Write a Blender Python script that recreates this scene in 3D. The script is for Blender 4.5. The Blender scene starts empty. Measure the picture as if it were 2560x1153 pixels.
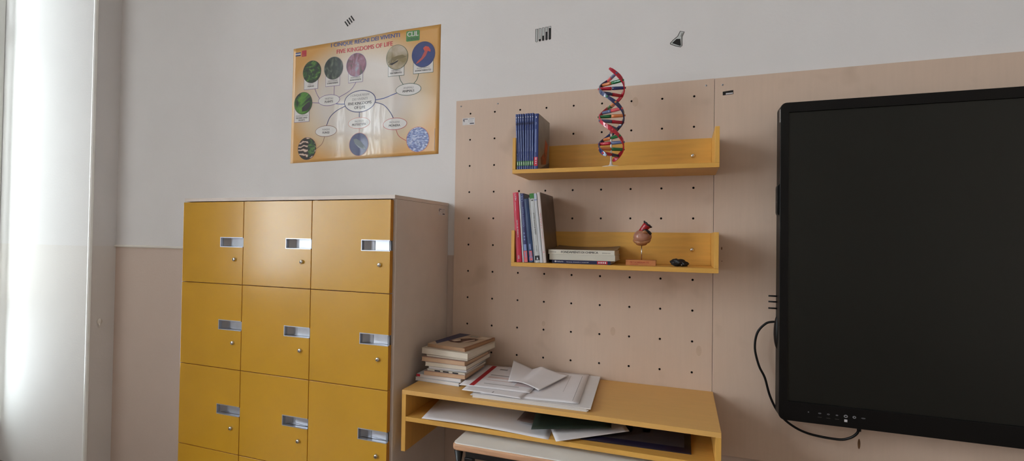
import bpy, bmesh, math, random
from mathutils import Vector, Matrix
random.seed(7)
S = bpy.context.scene
COL = S.collection
PI = math.pi

# ------------------------------------------------------------------ colours and materials
def lin(c):
    if isinstance(c, str):
        c = c.lstrip('#'); c = [int(c[i:i+2], 16)/255 for i in (0, 2, 4)]
    return tuple((x/12.92 if x <= .04045 else ((x+.055)/1.055)**2.4) for x in c)

def mat(name, c, rough=.5, spec=.5, metal=0., var=0., scale=8., bump=0., bscale=60., coat=0., coat_rough=.1, stretch=None, c2=None, detail=4., trans=0., emit=None):
    m = bpy.data.materials.new(name); m.use_nodes = True
    nt = m.node_tree; N = nt.nodes; L = nt.links
    b = N['Principled BSDF']
    col = lin(c)
    b.inputs['Base Color'].default_value = (*col, 1)
    b.inputs['Roughness'].default_value = rough
    b.inputs['Specular IOR Level'].default_value = spec
    b.inputs['Metallic'].default_value = metal
    b.inputs['Coat Weight'].default_value = coat
    b.inputs['Coat Roughness'].default_value = coat_rough
    if trans: b.inputs['Transmission Weight'].default_value = trans
    tc = None
    def coords():
        t = N.new('ShaderNodeTexCoord'); o = t.outputs['Object']
        if stretch:
            mp = N.new('ShaderNodeMapping'); mp.inputs['Scale'].default_value = stretch
            L.new(o, mp.inputs['Vector']); o = mp.outputs['Vector']
        return o
    if var or c2:
        tc = coords()
        n = N.new('ShaderNodeTexNoise'); n.inputs['Scale'].default_value = scale; n.inputs['Detail'].default_value = detail
        L.new(tc, n.inputs['Vector'])
        r = N.new('ShaderNodeValToRGB')
        r.color_ramp.elements[0].position = .3; r.color_ramp.elements[1].position = .7
        if c2:
            a, d = col, lin(c2)
        else:
            a = tuple(max(0, x*(1-var)) for x in col); d = tuple(min(1, x*(1+var)) for x in col)
        r.color_ramp.elements[0].color = (*a, 1); r.color_ramp.elements[1].color = (*d, 1)
        L.new(n.outputs['Fac'], r.inputs['Fac']); L.new(r.outputs['Color'], b.inputs['Base Color'])
    if bump:
        tc = tc or coords()
        n2 = N.new('ShaderNodeTexNoise'); n2.inputs['Scale'].default_value = bscale; n2.inputs['Detail'].default_value = 3
        L.new(tc, n2.inputs['Vector'])
        bp = N.new('ShaderNodeBump'); bp.inputs['Strength'].default_value = bump; bp.inputs['Distance'].default_value = .01
        L.new(n2.outputs['Fac'], bp.inputs['Height']); L.new(bp.outputs['Normal'], b.inputs['Normal'])
        if coat: L.new(bp.outputs['Normal'], b.inputs['Coat Normal'])
    return m

def wall_mat(name, up, low, zline):
    m = mat(name, up, rough=.75, spec=.25, bump=.06, bscale=90)
    nt = m.node_tree; N = nt.nodes; L = nt.links; b = N['Principled BSDF']
    g = N.new('ShaderNodeNewGeometry'); sx = N.new('ShaderNodeSeparateXYZ'); L.new(g.outputs['Position'], sx.inputs[0])
    gt = N.new('ShaderNodeMath'); gt.operation = 'GREATER_THAN'; gt.inputs[1].default_value = zline
    L.new(sx.outputs['Z'], gt.inputs[0])
    n = N.new('ShaderNodeTexNoise'); n.inputs['Scale'].default_value = 3; n.inputs['Detail'].default_value = 5
    L.new(g.outputs['Position'], n.inputs['Vector'])
    mx = N.new('ShaderNodeMix'); mx.data_type = 'RGBA'
    mx.inputs['A'].default_value = (*lin(low), 1); mx.inputs['B'].default_value = (*lin(up), 1)
    L.new(gt.outputs[0], mx.inputs['Factor'])
    mr = N.new('ShaderNodeMapRange'); mr.inputs['To Min'].default_value = .95; mr.inputs['To Max'].default_value = 1.03
    L.new(n.outputs['Fac'], mr.inputs['Value'])
    hs = N.new('ShaderNodeHueSaturation'); L.new(mr.outputs[0], hs.inputs['Value']); L.new(mx.outputs['Result'], hs.inputs['Color'])
    L.new(hs.outputs['Color'], b.inputs['Base Color'])
    return m

def plywood(name, c, dark, vscale=1.0):
    m = mat(name, c, rough=.5, spec=.35)
    nt = m.node_tree; N = nt.nodes; L = nt.links; b = N['Principled BSDF']
    t = N.new('ShaderNodeTexCoord')
    mp = N.new('ShaderNodeMapping'); mp.inputs['Scale'].default_value = (34*vscale, 1, 2.2*vscale); L.new(t.outputs['Object'], mp.inputs['Vector'])
    n1 = N.new('ShaderNodeTexNoise'); n1.inputs['Scale'].default_value = 2.2; n1.inputs['Detail'].default_value = 6; n1.inputs['Distortion'].default_value = .4
    L.new(mp.outputs[0], n1.inputs['Vector'])
    n2 = N.new('ShaderNodeTexNoise'); n2.inputs['Scale'].default_value = 6.5; n2.inputs['Detail'].default_value = 2; L.new(t.outputs['Object'], n2.inputs['Vector'])
    r2 = N.new('ShaderNodeValToRGB'); r2.color_ramp.elements[0].position = .60; r2.color_ramp.elements[1].position = .74
    L.new(n2.outputs['Fac'], r2.inputs['Fac'])
    r1 = N.new('ShaderNodeValToRGB')
    cc = lin(c)
    r1.color_ramp.elements[0].position = .25; r1.color_ramp.elements[0].color = (*[x*.972 for x in cc], 1)
    r1.color_ramp.elements[1].position = .75; r1.color_ramp.elements[1].color = (*[min(1, x*1.018) for x in cc], 1)
    L.new(n1.outputs['Fac'], r1.inputs['Fac'])
    mx = N.new('ShaderNodeMix'); mx.data_type = 'RGBA'; mx.inputs['B'].default_value = (*lin(dark), 1)
    ml = N.new('ShaderNodeMath'); ml.operation = 'MULTIPLY'; ml.inputs[1].default_value = .22; L.new(r2.outputs['Color'], ml.inputs[0])
    L.new(ml.outputs[0], mx.inputs['Factor']); L.new(r1.outputs['Color'], mx.inputs['A']); L.new(mx.outputs['Result'], b.inputs['Base Color'])
    return m

def glass_mat():
    m = bpy.data.materials.new('window_glass'); m.use_nodes = True
    nt = m.node_tree; N = nt.nodes; L = nt.links
    for n in list(N): N.remove(n)
    o = N.new('ShaderNodeOutputMaterial'); tr = N.new('ShaderNodeBsdfTransparent'); gl = N.new('ShaderNodeBsdfGlossy'); gl.inputs['Roughness'].default_value = .02
    tr.inputs['Color'].default_value = (.93, .96, .95, 1)
    mx = N.new('ShaderNodeMixShader'); mx.inputs[0].default_value = .05; L.new(tr.outputs[0], mx.inputs[1]); L.new(gl.outputs[0], mx.inputs[2])
    L.new(mx.outputs[0], o.inputs['Surface'])
    return m

def ramp_mat(name, stops, scale=20., rough=.35, kind='noise', stretch=(1, 1, 1), coat=.3, distort=0.):
    """printed picture: a procedural colour pattern"""
    m = mat(name, '#808080', rough=rough, coat=coat, coat_rough=.08)
    nt = m.node_tree; N = nt.nodes; L = nt.links; b = N['Principled BSDF']
    t = N.new('ShaderNodeTexCoord'); mp = N.new('ShaderNodeMapping'); mp.inputs['Scale'].default_value = stretch
    L.new(t.outputs['Object'], mp.inputs['Vector'])
    if kind == 'voronoi':
        n = N.new('ShaderNodeTexVoronoi'); n.inputs['Scale'].default_value = scale; out = n.outputs['Color']
        bw = N.new('ShaderNodeRGBToBW'); L.new(out, bw.inputs[0]); out = bw.outputs[0]
    elif kind == 'wave':
        n = N.new('ShaderNodeTexWave'); n.bands_direction = 'Z'; n.inputs['Scale'].default_value = scale; n.inputs['Distortion'].default_value = distort; n.inputs['Detail'].default_value = 3; out = n.outputs['Fac']
    else:
        n = N.new('ShaderNodeTexNoise'); n.inputs['Scale'].default_value = scale; n.inputs['Detail'].default_value = 4; n.inputs['Distortion'].default_value = distort; out = n.outputs['Fac']
    L.new(mp.outputs[0], n.inputs['Vector'])
    r = N.new('ShaderNodeValToRGB'); e = r.color_ramp.elements
    while len(e) < len(stops): e.new(.5)
    for el, (p, c) in zip(e, stops): el.position = p; el.color = (*lin(c), 1)
    L.new(out, r.inputs['Fac']); L.new(r.outputs['Color'], b.inputs['Base Color'])
    return m

# ------------------------------------------------------------------ mesh builder
class MB:
    def __init__(s): s.v = []; s.f = []; s.m = []; s.sm = []
    def add(s, vs, fs, mi=0, smooth=False):
        o = len(s.v); s.v += [tuple(p) for p in vs]
        for f in fs: s.f.append([i+o for i in f]); s.m.append(mi); s.sm.append(smooth)
        return s
    def box(s, x0, x1, y0, y1, z0, z1, mi=0):
        x0, x1 = sorted((x0, x1)); y0, y1 = sorted((y0, y1)); z0, z1 = sorted((z0, z1))
        vs = [(x, y, z) for x in (x0, x1) for y in (y0, y1) for z in (z0, z1)]
        return s.add(vs, [(0, 1, 3, 2), (4, 6, 7, 5), (0, 4, 5, 1), (2, 3, 7, 6), (0, 2, 6, 4), (1, 5, 7, 3)], mi)
    def prism(s, pts, a, b, fn, mi=0, smooth=False):
        """2d outline (counter-clockwise) carried from a to b; fn(u,v,t) gives the 3d point"""
        n = len(pts)
        vs = [fn(u, v, a) for u, v in pts]+[fn(u, v, b) for u, v in pts]
        s.add(vs, [list(range(n))[::-1], list(range(n, 2*n))], mi)
        return s.add(vs, [(i, (i+1) % n, n+(i+1) % n, n+i) for i in range(n)], mi, smooth)
    def quad(s, a, b, c, d, mi=0): return s.add([a, b, c, d], [(0, 1, 2, 3)], mi)
    def cyl(s, p0, p1, r0, r1=None, n=16, mi=0, smooth=True, caps=True):
        r1 = r0 if r1 is None else r1
        p0, p1 = Vector(p0), Vector(p1); d = (p1-p0).normalized()
        a = d.orthogonal().normalized(); b = d.cross(a)
        vs = []
        for p, r in ((p0, r0), (p1, r1)):
            for i in range(n):
                t = 2*PI*i/n; vs.append(p+a*math.cos(t)*r+b*math.sin(t)*r)
        s.add(vs, [(i, (i+1) % n, n+(i+1) % n, n+i) for i in range(n)], mi, smooth)
        if caps: s.add(vs, [list(range(n))[::-1], list(range(n, 2*n))], mi)
        return s
    def tube(s, pts, r, n=10, mi=0, closed=False):
        pts = [Vector(p) for p in pts]; N = len(pts)
        rs = r if isinstance(r, (list, tuple)) else [r]*N
        up = None; vs = []
        for i, p in enumerate(pts):
            t = (pts[min(i+1, N-1)]-pts[max(i-1, 0)]).normalized()
            if up is None: up = t.orthogonal().normalized()
            up = (up-t*up.dot(t)).normalized(); b = t.cross(up)
            for k in range(n):
                a = 2*PI*k/n; vs.append(p+up*math.cos(a)*rs[i]+b*math.sin(a)*rs[i])
        s.add(vs, [(i*n+k, i*n+(k+1) % n, (i+1)*n+(k+1) % n, (i+1)*n+k) for i in range(N-1) for k in range(n)], mi, True)
        return s.add(vs, [list(range(n))[::-1], list(range((N-1)*n, N*n))], mi)
    def lathe(s, prof, c=(0, 0, 0), n=32, mi=0):
        vs = [(c[0]+r*math.cos(2*PI*k/n), c[1]+r*math.sin(2*PI*k/n), c[2]+z) for r, z in prof for k in range(n)]
        N = len(prof)
        return s.add(vs, [(i*n+k, i*n+(k+1) % n, (i+1)*n+(k+1) % n, (i+1)*n+k) for i in range(N-1) for k in range(n)], mi, True)
    def ball(s, c, r, nu=20, nv=12, mi=0, fn=None):
        vs = []
        for j in range(nv+1):
            for i in range(nu):
                a = 2*PI*i/nu; t = PI*j/nv
                d = Vector((math.sin(t)*math.cos(a), math.sin(t)*math.sin(a), math.cos(t)))
                k = fn(d) if fn else 1
                vs.append((c[0]+r[0]*d.x*k, c[1]+r[1]*d.y*k, c[2]+r[2]*d.z*k))
        return s.add(vs, [(j*nu+i, (j+1)*nu+i, (j+1)*nu+(i+1) % nu, j*nu+(i+1) % nu) for j in range(nv) for i in range(nu)], mi, True)
    def disc(s, x, y, z, rx, rz, mi=0, n=40, rings=1):
        """flat ellipse in the xz plane facing -y"""
        vs = [(x+rx*q/rings*math.cos(2*PI*i/n), y, z+rz*q/rings*math.sin(2*PI*i/n)) for q in range(1, rings+1) for i in range(n)]
        s.add(vs, [list(range(n))]+[(q*n+i, q*n+(i+1) % n, (q+1)*n+(i+1) % n, (q+1)*n+i)[::-1] for q in range(rings-1) for i in range(n)], mi)
        return s
    def ring(s, x, y, z, rx, rz, w, mi=0, n=40):
        vs = []
        for q in (0, w):
            vs += [(x+(rx-q)*math.cos(2*PI*i/n), y, z+(rz-q)*math.sin(2*PI*i/n)) for i in range(n)]
        return s.add(vs, [(i, (i+1) % n, n+(i+1) % n, n+i) for i in range(n)], mi)
    def rect(s, x0, x1, z0, z1, y, mi=0): return s.quad((x0, y, z0), (x1, y, z0), (x1, y, z1), (x0, y, z1), mi)
    def rectn(s, x0, x1, z0, z1, y, mi=0, n=6):
        for k in range(n): s.rect(x0+(x1-x0)*k/n, x0+(x1-x0)*(k+1)/n, z0, z1, y, mi)
        return s
    def line(s, pts, w, y, mi=0):
        """flat stroke in the xz plane"""
        P = [Vector((p[0], p[1])) for p in pts]; L = []; R = []
        for i, p in enumerate(P):
            t = (P[min(i+1, len(P)-1)]-P[max(i-1, 0)]).normalized(); n = Vector((-t.y, t.x))*w/2
            L.append(p+n); R.append(p-n)
        for i in range(len(P)-1):
            s.add([(R[i].x, y, R[i].y), (R[i+1].x, y, R[i+1].y), (L[i+1].x, y, L[i+1].y), (L[i].x, y, L[i].y)], [(0, 1, 2, 3)], mi)
        return s
    def text(s, string, fn, w=None, h=None, mi=0, bold=0., align='c'):
        """lettering fitted into w x h metres, centred on the origin of fn(u,v)"""
        vs, fs, (a, b, c, d) = text_data(string)
        sx = w/(b-a) if w else None; sy = h/(d-c) if h else None
        sx = sx or sy; sy = sy or sx
        ox = {'c': (a+b)/2, 'l': a, 'r': b}[align]
        for k in ((-1, 0, 1) if bold else (0,)):      # heavier lettering: strokes laid side by side
            P3 = [fn((x-ox+k*bold*2.2)*sx, (y-(c+d)/2+abs(k)*bold*.6)*sy) for x, y in vs]
            s.add([(a, b-.00005*(k+1), c) for a, b, c in P3], fs, mi)
        return s
    def build(s, name, mats, parent=None, loc=None, bevel=0., seg=2, rot=None, world=False):
        me = bpy.data.meshes.new(name)
        me.from_pydata(s.v, [], s.f); me.update()
        for p, mi, sm in zip(me.polygons, s.m, s.sm): p.material_index = mi; p.use_smooth = sm
        for m in (mats if isinstance(mats, (list, tuple)) else [mats]): me.materials.append(m)
        bm = bmesh.new(); bm.from_mesh(me)
        bmesh.ops.remove_doubles(bm, verts=bm.verts, dist=1e-6)
        bm.to_mesh(me); bm.free()
        o = bpy.data.objects.new(name, me); COL.objects.link(o)
        if loc is not None: o.location = loc
        if rot is not None: o.rotation_euler = rot
        if parent is not None: o.parent = parent
        if bevel:
            md = o.modifiers.new('bevel', 'BEVEL'); md.width = bevel; md.segments = seg; md.limit_method = 'ANGLE'; md.angle_limit = .6
        return o

_txt = {}
def text_data(string):
    k = string
    if k not in _txt:
        cu = bpy.data.curves.new('lettering', 'FONT'); cu.body = string; cu.size = 1; cu.resolution_u = 3
        ob = bpy.data.objects.new('lettering', cu); COL.objects.link(ob)
        dg = bpy.context.evaluated_depsgraph_get(); dg.update()
        me = bpy.data.meshes.new_from_object(ob.evaluated_get(dg))
        vs = [(v.co.x, v.co.y) for v in me.vertices]; fs = [list(p.vertices) for p in me.polygons]
        bpy.data.objects.remove(ob); bpy.data.curves.remove(cu); bpy.data.meshes.remove(me)
        xs = [v[0] for v in vs]; ys = [v[1] for v in vs]
        _txt[k] = (vs, fs, (min(xs), max(xs), min(ys), max(ys)))
    return _txt[k]

def tag(o, label=None, cat=None, group=None, kind=None):
    if label: o['label'] = label
    if cat: o['category'] = cat
    if group: o['group'] = group
    if kind: o['kind'] = kind
    return o
def thing(name, label, cat, loc=(0, 0, 0), rot=(0, 0, 0), group=None):
    o = bpy.data.objects.new(name, None); o.empty_display_size = .05; COL.objects.link(o)
    o.location = loc; o.rotation_euler = rot
    return tag(o, label, cat, group)
def dup(root, loc, rot=None, label=None):
    r = root.copy(); COL.objects.link(r); r.location = loc
    if rot is not None: r.rotation_euler = rot
    if label: r['label'] = label
    for ch in root.children:
        c = ch.copy(); COL.objects.link(c); c.parent = r
        for g in ch.children:
            d = g.copy(); COL.objects.link(d); d.parent = c
    return r
def struct(o): o['kind'] = 'structure'; return o
def curve(pts, n=8):
    """Catmull-Rom through the points"""
    P = [Vector(p) for p in pts]; P = [P[0]*2-P[1]]+P+[P[-1]*2-P[-2]]; out = []
    for i in range(1, len(P)-2):
        for k in range(n):
            t = k/n; a, b, c, d = P[i-1:i+3]
            out.append(.5*((2*b)+(-a+c)*t+(2*a-5*b+4*c-d)*t*t+(-a+3*b-3*c+d)*t**3))
    return out+[P[-2]]

M = {}
M['wall'] = wall_mat('wall_paint', '#e5e1e0', '#d2beb1', 1.412)
M['wall_side'] = wall_mat('window_wall_paint', '#e7e4e4', '#e5e0dd', 1.412)
M['white_wall'] = mat('ceiling_paint', '#d2cec9', .8, .2, bump=.05)
M['far_wall'] = mat('far_wall_paint', '#b5a698', .8, .2, var=.04)
M['floor'] = mat('floor_tile', '#6f5a4b', .45, var=.12, scale=3)
M['trim'] = mat('trim_paint', '#e9e3da', .5, var=.03)
M['bead'] = mat('white_plastic_bead', '#f4f2ee', .35, var=.02)
M['frame_white'] = mat('window_frame_paint', '#dedcd6', .4, var=.03)
M['glass'] = glass_mat()
M['ply'] = plywood('birch_plywood', '#d4bba8', '#84684a')
M['hole'] = mat('hole_dark', '#120c08', .9, var=.1)
M['yellow'] = mat('yellow_laminate', '#d19d2a', .22, .5, var=.035, scale=5, bump=.015, bscale=500)
M['yellow_edge'] = mat('yellow_edge_band', '#c98a24', .4, var=.04)
M['oak'] = mat('amber_shelf_laminate', '#dca752', .42, .4, var=.06, scale=6, stretch=(1.5, 14, 14), detail=6)
M['oak_lit'] = mat('amber_laminate_lit', '#e3b065', .42, .4, var=.03, scale=6, stretch=(1.5, 14, 14), detail=6)  # lighter copy of the shelf laminate: light on the desktop painted into its colour
M['oak_v'] = mat('amber_shelf_laminate_upright', '#dca752', .42, .4, var=.06, scale=6, stretch=(14, 14, 1.5), detail=6)
M['grey_body'] = mat('locker_grey_laminate', '#ded3cb', .5, .4, var=.03, scale=12)
M['steel'] = mat('brushed_grey_metal', '#b9bcc4', .35, metal=.75, var=.05, scale=30)
M['chrome'] = mat('lock_chrome', '#d8d4ce', .18, metal=1, var=.03)
M['dark'] = mat('dark_slot', '#141214', .6, var=.1)
M['sticker'] = mat('paper_sticker', '#dcd8d8', .5, var=.02)
M['ink'] = mat('printed_ink', '#3a3546', .5, var=.05)
M['black_vinyl'] = mat('black_vinyl', '#0c0a0c', .4, var=.1)
M['clear_vinyl'] = mat('pale_vinyl', '#c9ccca', .3, var=.02)
M['grey_vinyl'] = mat('grey_vinyl', '#4b4a48', .4, var=.05)
M['black_plastic'] = mat('black_plastic', '#060607', .45, .3, var=.1)
M['screen'] = mat('screen_glass', '#121513', .32, .5, var=.05, scale=2)
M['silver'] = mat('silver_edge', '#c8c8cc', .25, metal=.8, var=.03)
M['icon'] = mat('icon_print', '#8b8b8f', .5, var=.05)
M['led_label'] = mat('white_tag', '#c9c6c8', .5, var=.03)
M['paper'] = mat('white_paper', '#efebee', .6, .3, var=.02, scale=10)
M['paper2'] = mat('off_white_paper', '#e6e2e2', .6, .3, var=.03, scale=10)
M['page'] = mat('page_edges', '#d9cfc0', .7, .2, var=.08, scale=30, stretch=(1, 1, 60))
M['page_tan'] = mat('browned_page_edges', '#c9a98c', .7, .2, var=.10, scale=30, stretch=(1, 1, 60))
M['red_print'] = mat('red_print', '#b8202e', .5, var=.04)
M['pink_print'] = mat('faint_pink_print', '#d8c4c2', .6, var=.04)
M['grey_print'] = mat('grey_print', '#a9a3a6', .6, var=.04)
M['table_white'] = mat('white_table_laminate', '#f0efec', .4, var=.02)
M['beech'] = mat('beech_edge', '#cf9f7c', .4, var=.08, scale=8, stretch=(2, 20, 20))
M['black_steel'] = mat('black_painted_steel', '#0d0b0d', .4, var=.1)

# ------------------------------------------------------------------ the room
YW = .02                       # back wall face; the plywood faces stand at y = 0
XL = -2.425; XO = -3.45        # inner and outer face of the thick window wall
XR = 4.3; YB = -6.6; ZC = 3.9
struct(MB().box(XO-.3, XR+.2, YW, YW+.25, -.0, ZC).build('wall_back', M['wall']))
struct(MB().box(XR, XR+.2, YB, YW, 0, ZC).build('wall_right', M['far_wall']))
struct(MB().box(XO-.3, XR+.2, YB-.2, YB, 0, ZC).build('wall_front', M['far_wall']))
struct(MB().box(XO-.3, XR+.2, YB-.2, YW+.25, -.2, 0).build('floor', M['floor']))
struct(MB().box(XO-.3, XR+.2, YB-.2, YW+.25, ZC, ZC+.2).build('ceiling', M['white_wall']))
wins = [(-.122, -.80), (-2.02, -3.58), (-4.15, -5.6)]
ZT = 3.60; ZSS = [.25, .98, .98]
wl = MB()
edges = [YW]+[e for w in wins for e in w]+[YB]
for i in range(0, len(edges), 2): wl.box(XO, XL, edges[i+1], edges[i], 0, ZC)
for (a, b), ZS in zip(wins, ZSS):
    wl.box(XO, XL, b, a, ZT, ZC)
    wl.box(XO, -3.30, b, a, 0, ZS-.03)
struct(wl.build('wall_left', M['wall_side']))
for k, (a, b) in enumerate(wins):
    ZS = ZSS[k]; f = MB(); X0, X1 = -3.40, -3.335
    f.box(X0, X1, a-.001, a-.085, ZS, ZT-.001); f.box(X0, X1, b+.001, b+.085, ZS, ZT-.001)
    f.box(X0, X1, a-.085, b+.085, ZS, ZS+.08); f.box(X0, X1, a-.085, b+.085, ZT-.085, ZT-.001)
    mid = (a+b)/2
    f.box(X0, X1+.01, mid-.05, mid+.05, ZS+.08, ZT-.085)
    f.box(X0, X1, a-.085, b+.085, 2.80, 2.87)
    if k == 0: f.box(X0, X1, a-.085, b+.085, .95, 1.03)
    w = struct(f.build('window_%d' % (k+1), M['frame_white'], bevel=.004))
    MB().box(-3.372, -3.366, b+.08, a-.08, ZS+.07, ZT-.08).build('pane', M['glass'], w)
    sl = MB().box(XO, -3.27, b+.002, a-.002, ZS-.03, ZS)
    struct(sl.build('trim_%d' % (k+3), M['trim'], bevel=.004))
# dado moulding on the back wall, corner guard on the window reveal
t = MB().prism([(0, 0), (.010, .002), (.012, .008), (.008, .013), (0, .015)], XL+.001, -1.236, lambda u, v, t: (t, YW-u, 1.4045+v))
struct(t.build('trim_1', M['trim']))
g = MB().prism([(0.0, 0.0), (.0025, 0), (.0065, -.0035), (.0065, -.006), (.001, -.0135), (-.008, -.0165), (-.016, -.0150), (-.016, -.0125), (-.004, -.0125), (0, -.009)], .002, 3.45,
               lambda u, v, t: (XL+u, -.1085+v, t))
struct(g.build('trim_2', M['bead']))
hk = MB().ball((0, 0, 0), (.011, .016, .020), 16, 10, fn=lambda d: 1+.15*d.z-.2*abs(d.y)).tube([(.004, 0, -.006), (.010, -.004, -.020), (.007, -.006, -.031)], [.006, .004, .002], 8)
tag(hk.build('plaster_lump', M['trim'], loc=(XL+.004, -.0615, .948)), 'small white plaster lump on the narrow wall strip beside the window reveal', 'lump')

# ------------------------------------------------------------------ plywood boards
ZR0 = 2.064; P = .12
def peg_board():
    m = MB(); x0, x1, z0, z1 = -.0725, 1.0325, .682, 2.1275
    gx0, gx1 = -P/2, 8*P+P/2; rows = 11; gz1 = ZR0+P/2; gz0 = ZR0-(rows-1)*P-P/2
    n = 16; r = .0043
    for j in range(rows):
        for i in range(9):
            cx, cz = i*P, ZR0-j*P; inn = []; out = []; bk = []
            for k in range(n):
                a = 2*PI*(k+.5)/n-PI/4-PI/n; c, s_ = math.cos(a), math.sin(a); q = P/2/max(abs(c), abs(s_))
                inn.append((cx+r*c, 0, cz+r*s_)); out.append((cx+q*c, 0, cz+q*s_)); bk.append((cx+r*c, .014, cz+r*s_))
            m.add(out+inn, [(k, (k+1) % n, n+(k+1) % n, n+k) for k in range(n)], 0)
            m.add(inn+bk, [(k, (k+1) % n, n+(k+1) % n, n+k) for k in range(n)], 1)
            m.add(bk, [list(range(n))], 1)
    f = .0
    m.rect(x0, gx0, z0, z1, f); m.rect(gx1, x1, z0, z1, f); m.rect(gx0, gx1, gz1, z1, f); m.rect(gx0, gx1, z0, gz0, f)
    m.quad((x0, 0, z0), (x0, 0, z1), (x0, YW-.0001, z1), (x0, YW-.0001, z0)); m.quad((x1, 0, z1), (x1, 0, z0), (x1, YW-.0001, z0), (x1, YW-.0001, z1))
    m.quad((x0, 0, z1), (x1, 0, z1), (x1, YW-.0001, z1), (x0, YW-.0001, z1)); m.quad((x1, 0, z0), (x0, 0, z0), (x0, YW-.0001, z0), (x1, YW-.0001, z0))
    m.quad((x0, YW-.0001, z0), (x0, YW-.0001, z1), (x1, YW-.0001, z1), (x1, YW-.0001, z0))
    return m
pb = thing('pegboard', 'perforated birch plywood board behind the two amber shelves', 'board')
peg_board().build('panel', [M['ply'], M['hole']], pb)
def screw(x, z, parent):
    MB().lathe([(0, -.0022), (.0022, -.002), (.0036, -.0008), (.0038, .001)], n=14).cyl((0, 0, -.0021), (0, 0, -.0024), .0014, n=6, mi=1).build('screw', [M['steel'], M['dark']], parent, (x, -.0003, z), rot=(-PI/2, 0, 0))
for x, z in ((-.048, 2.101), (.134, 2.1), (1.003, 2.1025)): screw(x, z, pb)
def inv_sticker(mb, x0, x1, z0, z1, y):
    w, h = x1-x0, z1-z0
    mb.rect(x0, x1, z0, z1, y, 0); q = y-.0003
    mb.rect(x0+.05*w, x0+.43*w, z0+.80*h, z0+.89*h, q, 1); mb.rect(x0+.53*w, x0+.95*w, z0+.81*h, z0+.88*h, q, 2)
    mb.rect(x0+.05*w, x0+.17*w, z0+.58*h, z0+.74*h, q, 1); mb.rect(x0+.12*w, x0+.16*w, z0+.42*h, z0+.58*h, q, 1)
    mb.rect(x0+.60*w, x0+.94*w, z0+.12*h, z0+.26*h, q, 1); mb.rect(x0+.22*w, x0+.40*w, z0+.12*h, z0+.19*h, q, 3)
    for k in range(3): mb.rect(x0+.45*w, x0+.85*w, z0+(.38+.12*k)*h, z0+(.41+.12*k)*h, q, 2)
    return mb
inv_sticker(MB(), -.039, .022, 2.013, 2.045, -.0006).build('asset_sticker', [M['sticker'], M['ink'], M['grey_print'], M['pink_print']], pb)
b2 = thing('plywood_board', 'plain birch plywood board behind the black screen', 'board')
MB().box(1.0341, 3.40, 0, YW-.0001, .682, 2.1275).build('panel', M['ply'], b2, bevel=.001)
for x, z in ((1.062, 2.1), (2.2, 2.1)): screw(x, z, b2)
mb = MB(); mb.add([(1.063, -.0008, 2.0585), (1.100, -.0008, 2.061), (1.100, -.0008, 2.0765), (1.0625, -.0008, 2.073)], [(0, 1, 2, 3)], 0)
mb.add([(1.0735, -.0011, 2.0610), (1.0985, -.0011, 2.0625), (1.0985, -.0011, 2.0675), (1.0735, -.0011, 2.0665)], [(0, 1, 2, 3)], 1)
mb.build('asset_plate', [M['black_vinyl'], M['led_label']], b2)
# knots and stains in the veneer that keep their own shape
ST = mat('veneer_knot', '#6e4c2e', .55, var=.2, scale=40); ST2 = mat('veneer_stain', '#8f7457', .55, var=.1, scale=20)
for x, z, rx, rz, mi in ((1.512, .792, .0042, .018, 0), (1.0635, 1.469, .0022, .006, 0), (1.0645, 1.42, .0015, .002, 0)): MB().disc(0, 0, 0, rx, rz, 0, 14).build('veneer_knot', ST, b2, (x, -.0004, z))
ST3 = mat('veneer_mark', '#c9ae98', .5, var=.04, scale=30)
for x, z, rx, rz in ((.735, 2.06, .012, .020), (.655, 1.12, .010, .018), (.985, 1.07, .010, .020), (.36, 1.13, .008, .012)): MB().disc(0, 0, 0, rx, rz, 0, 18).build('veneer_mark', ST3, pb, (x, -.0004, z))

# ------------------------------------------------------------------ wall shelves
def wall_shelf(label, z, x0, x1, d=.22):
    t = thing('wall_shelf', label, 'shelf', ((x0+x1)/2, -d/2, z-.0160), group='amber shelves on the pegboard')
    o = Vector(t.location); h = .1255
    def part(n, a, mt): MB().box(a[0]-o.x, a[1]-o.x, a[2]-o.y, a[3]-o.y, a[4]-o.z, a[5]-o.z).build(n, mt, t, bevel=.0008)
    part('shelf_board', (x0, x1, -d, -.0005, z-.016, z), M['oak'])
    part('side_panel', (x0, x0+.0130, -d, -.0005, z+.0002, z+h), M['oak_v'])
    part('side_panel', (x1-.0145, x1, -d, -.0005, z+.0002, z+h), M['oak_v'])
    part('back_panel', (x0+.0132, x1-.0147, -.018, -.0005, z+.0002, z+h), M['oak'])
    for bx in (x1-.082, x0+.080):
        MB().lathe([(0, .006), (.004, .0058), (.0072, .004), (.008, .0012), (.008, 0)], n=20).build('bolt', M['chrome'], t, (bx-o.x, -.018-o.y, z+.0595-o.z), rot=(PI/2, 0, 0))
    return t
Z1 = 1.7675; Z2 = 1.4020; DS = .22
wall_shelf('amber wall shelf higher on the pegboard, holding the helix model', Z1, .2845, 1.0385)
wall_shelf('amber wall shelf lower on the pegboard, holding the heart model', Z2, .2845, 1.0385)

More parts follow.
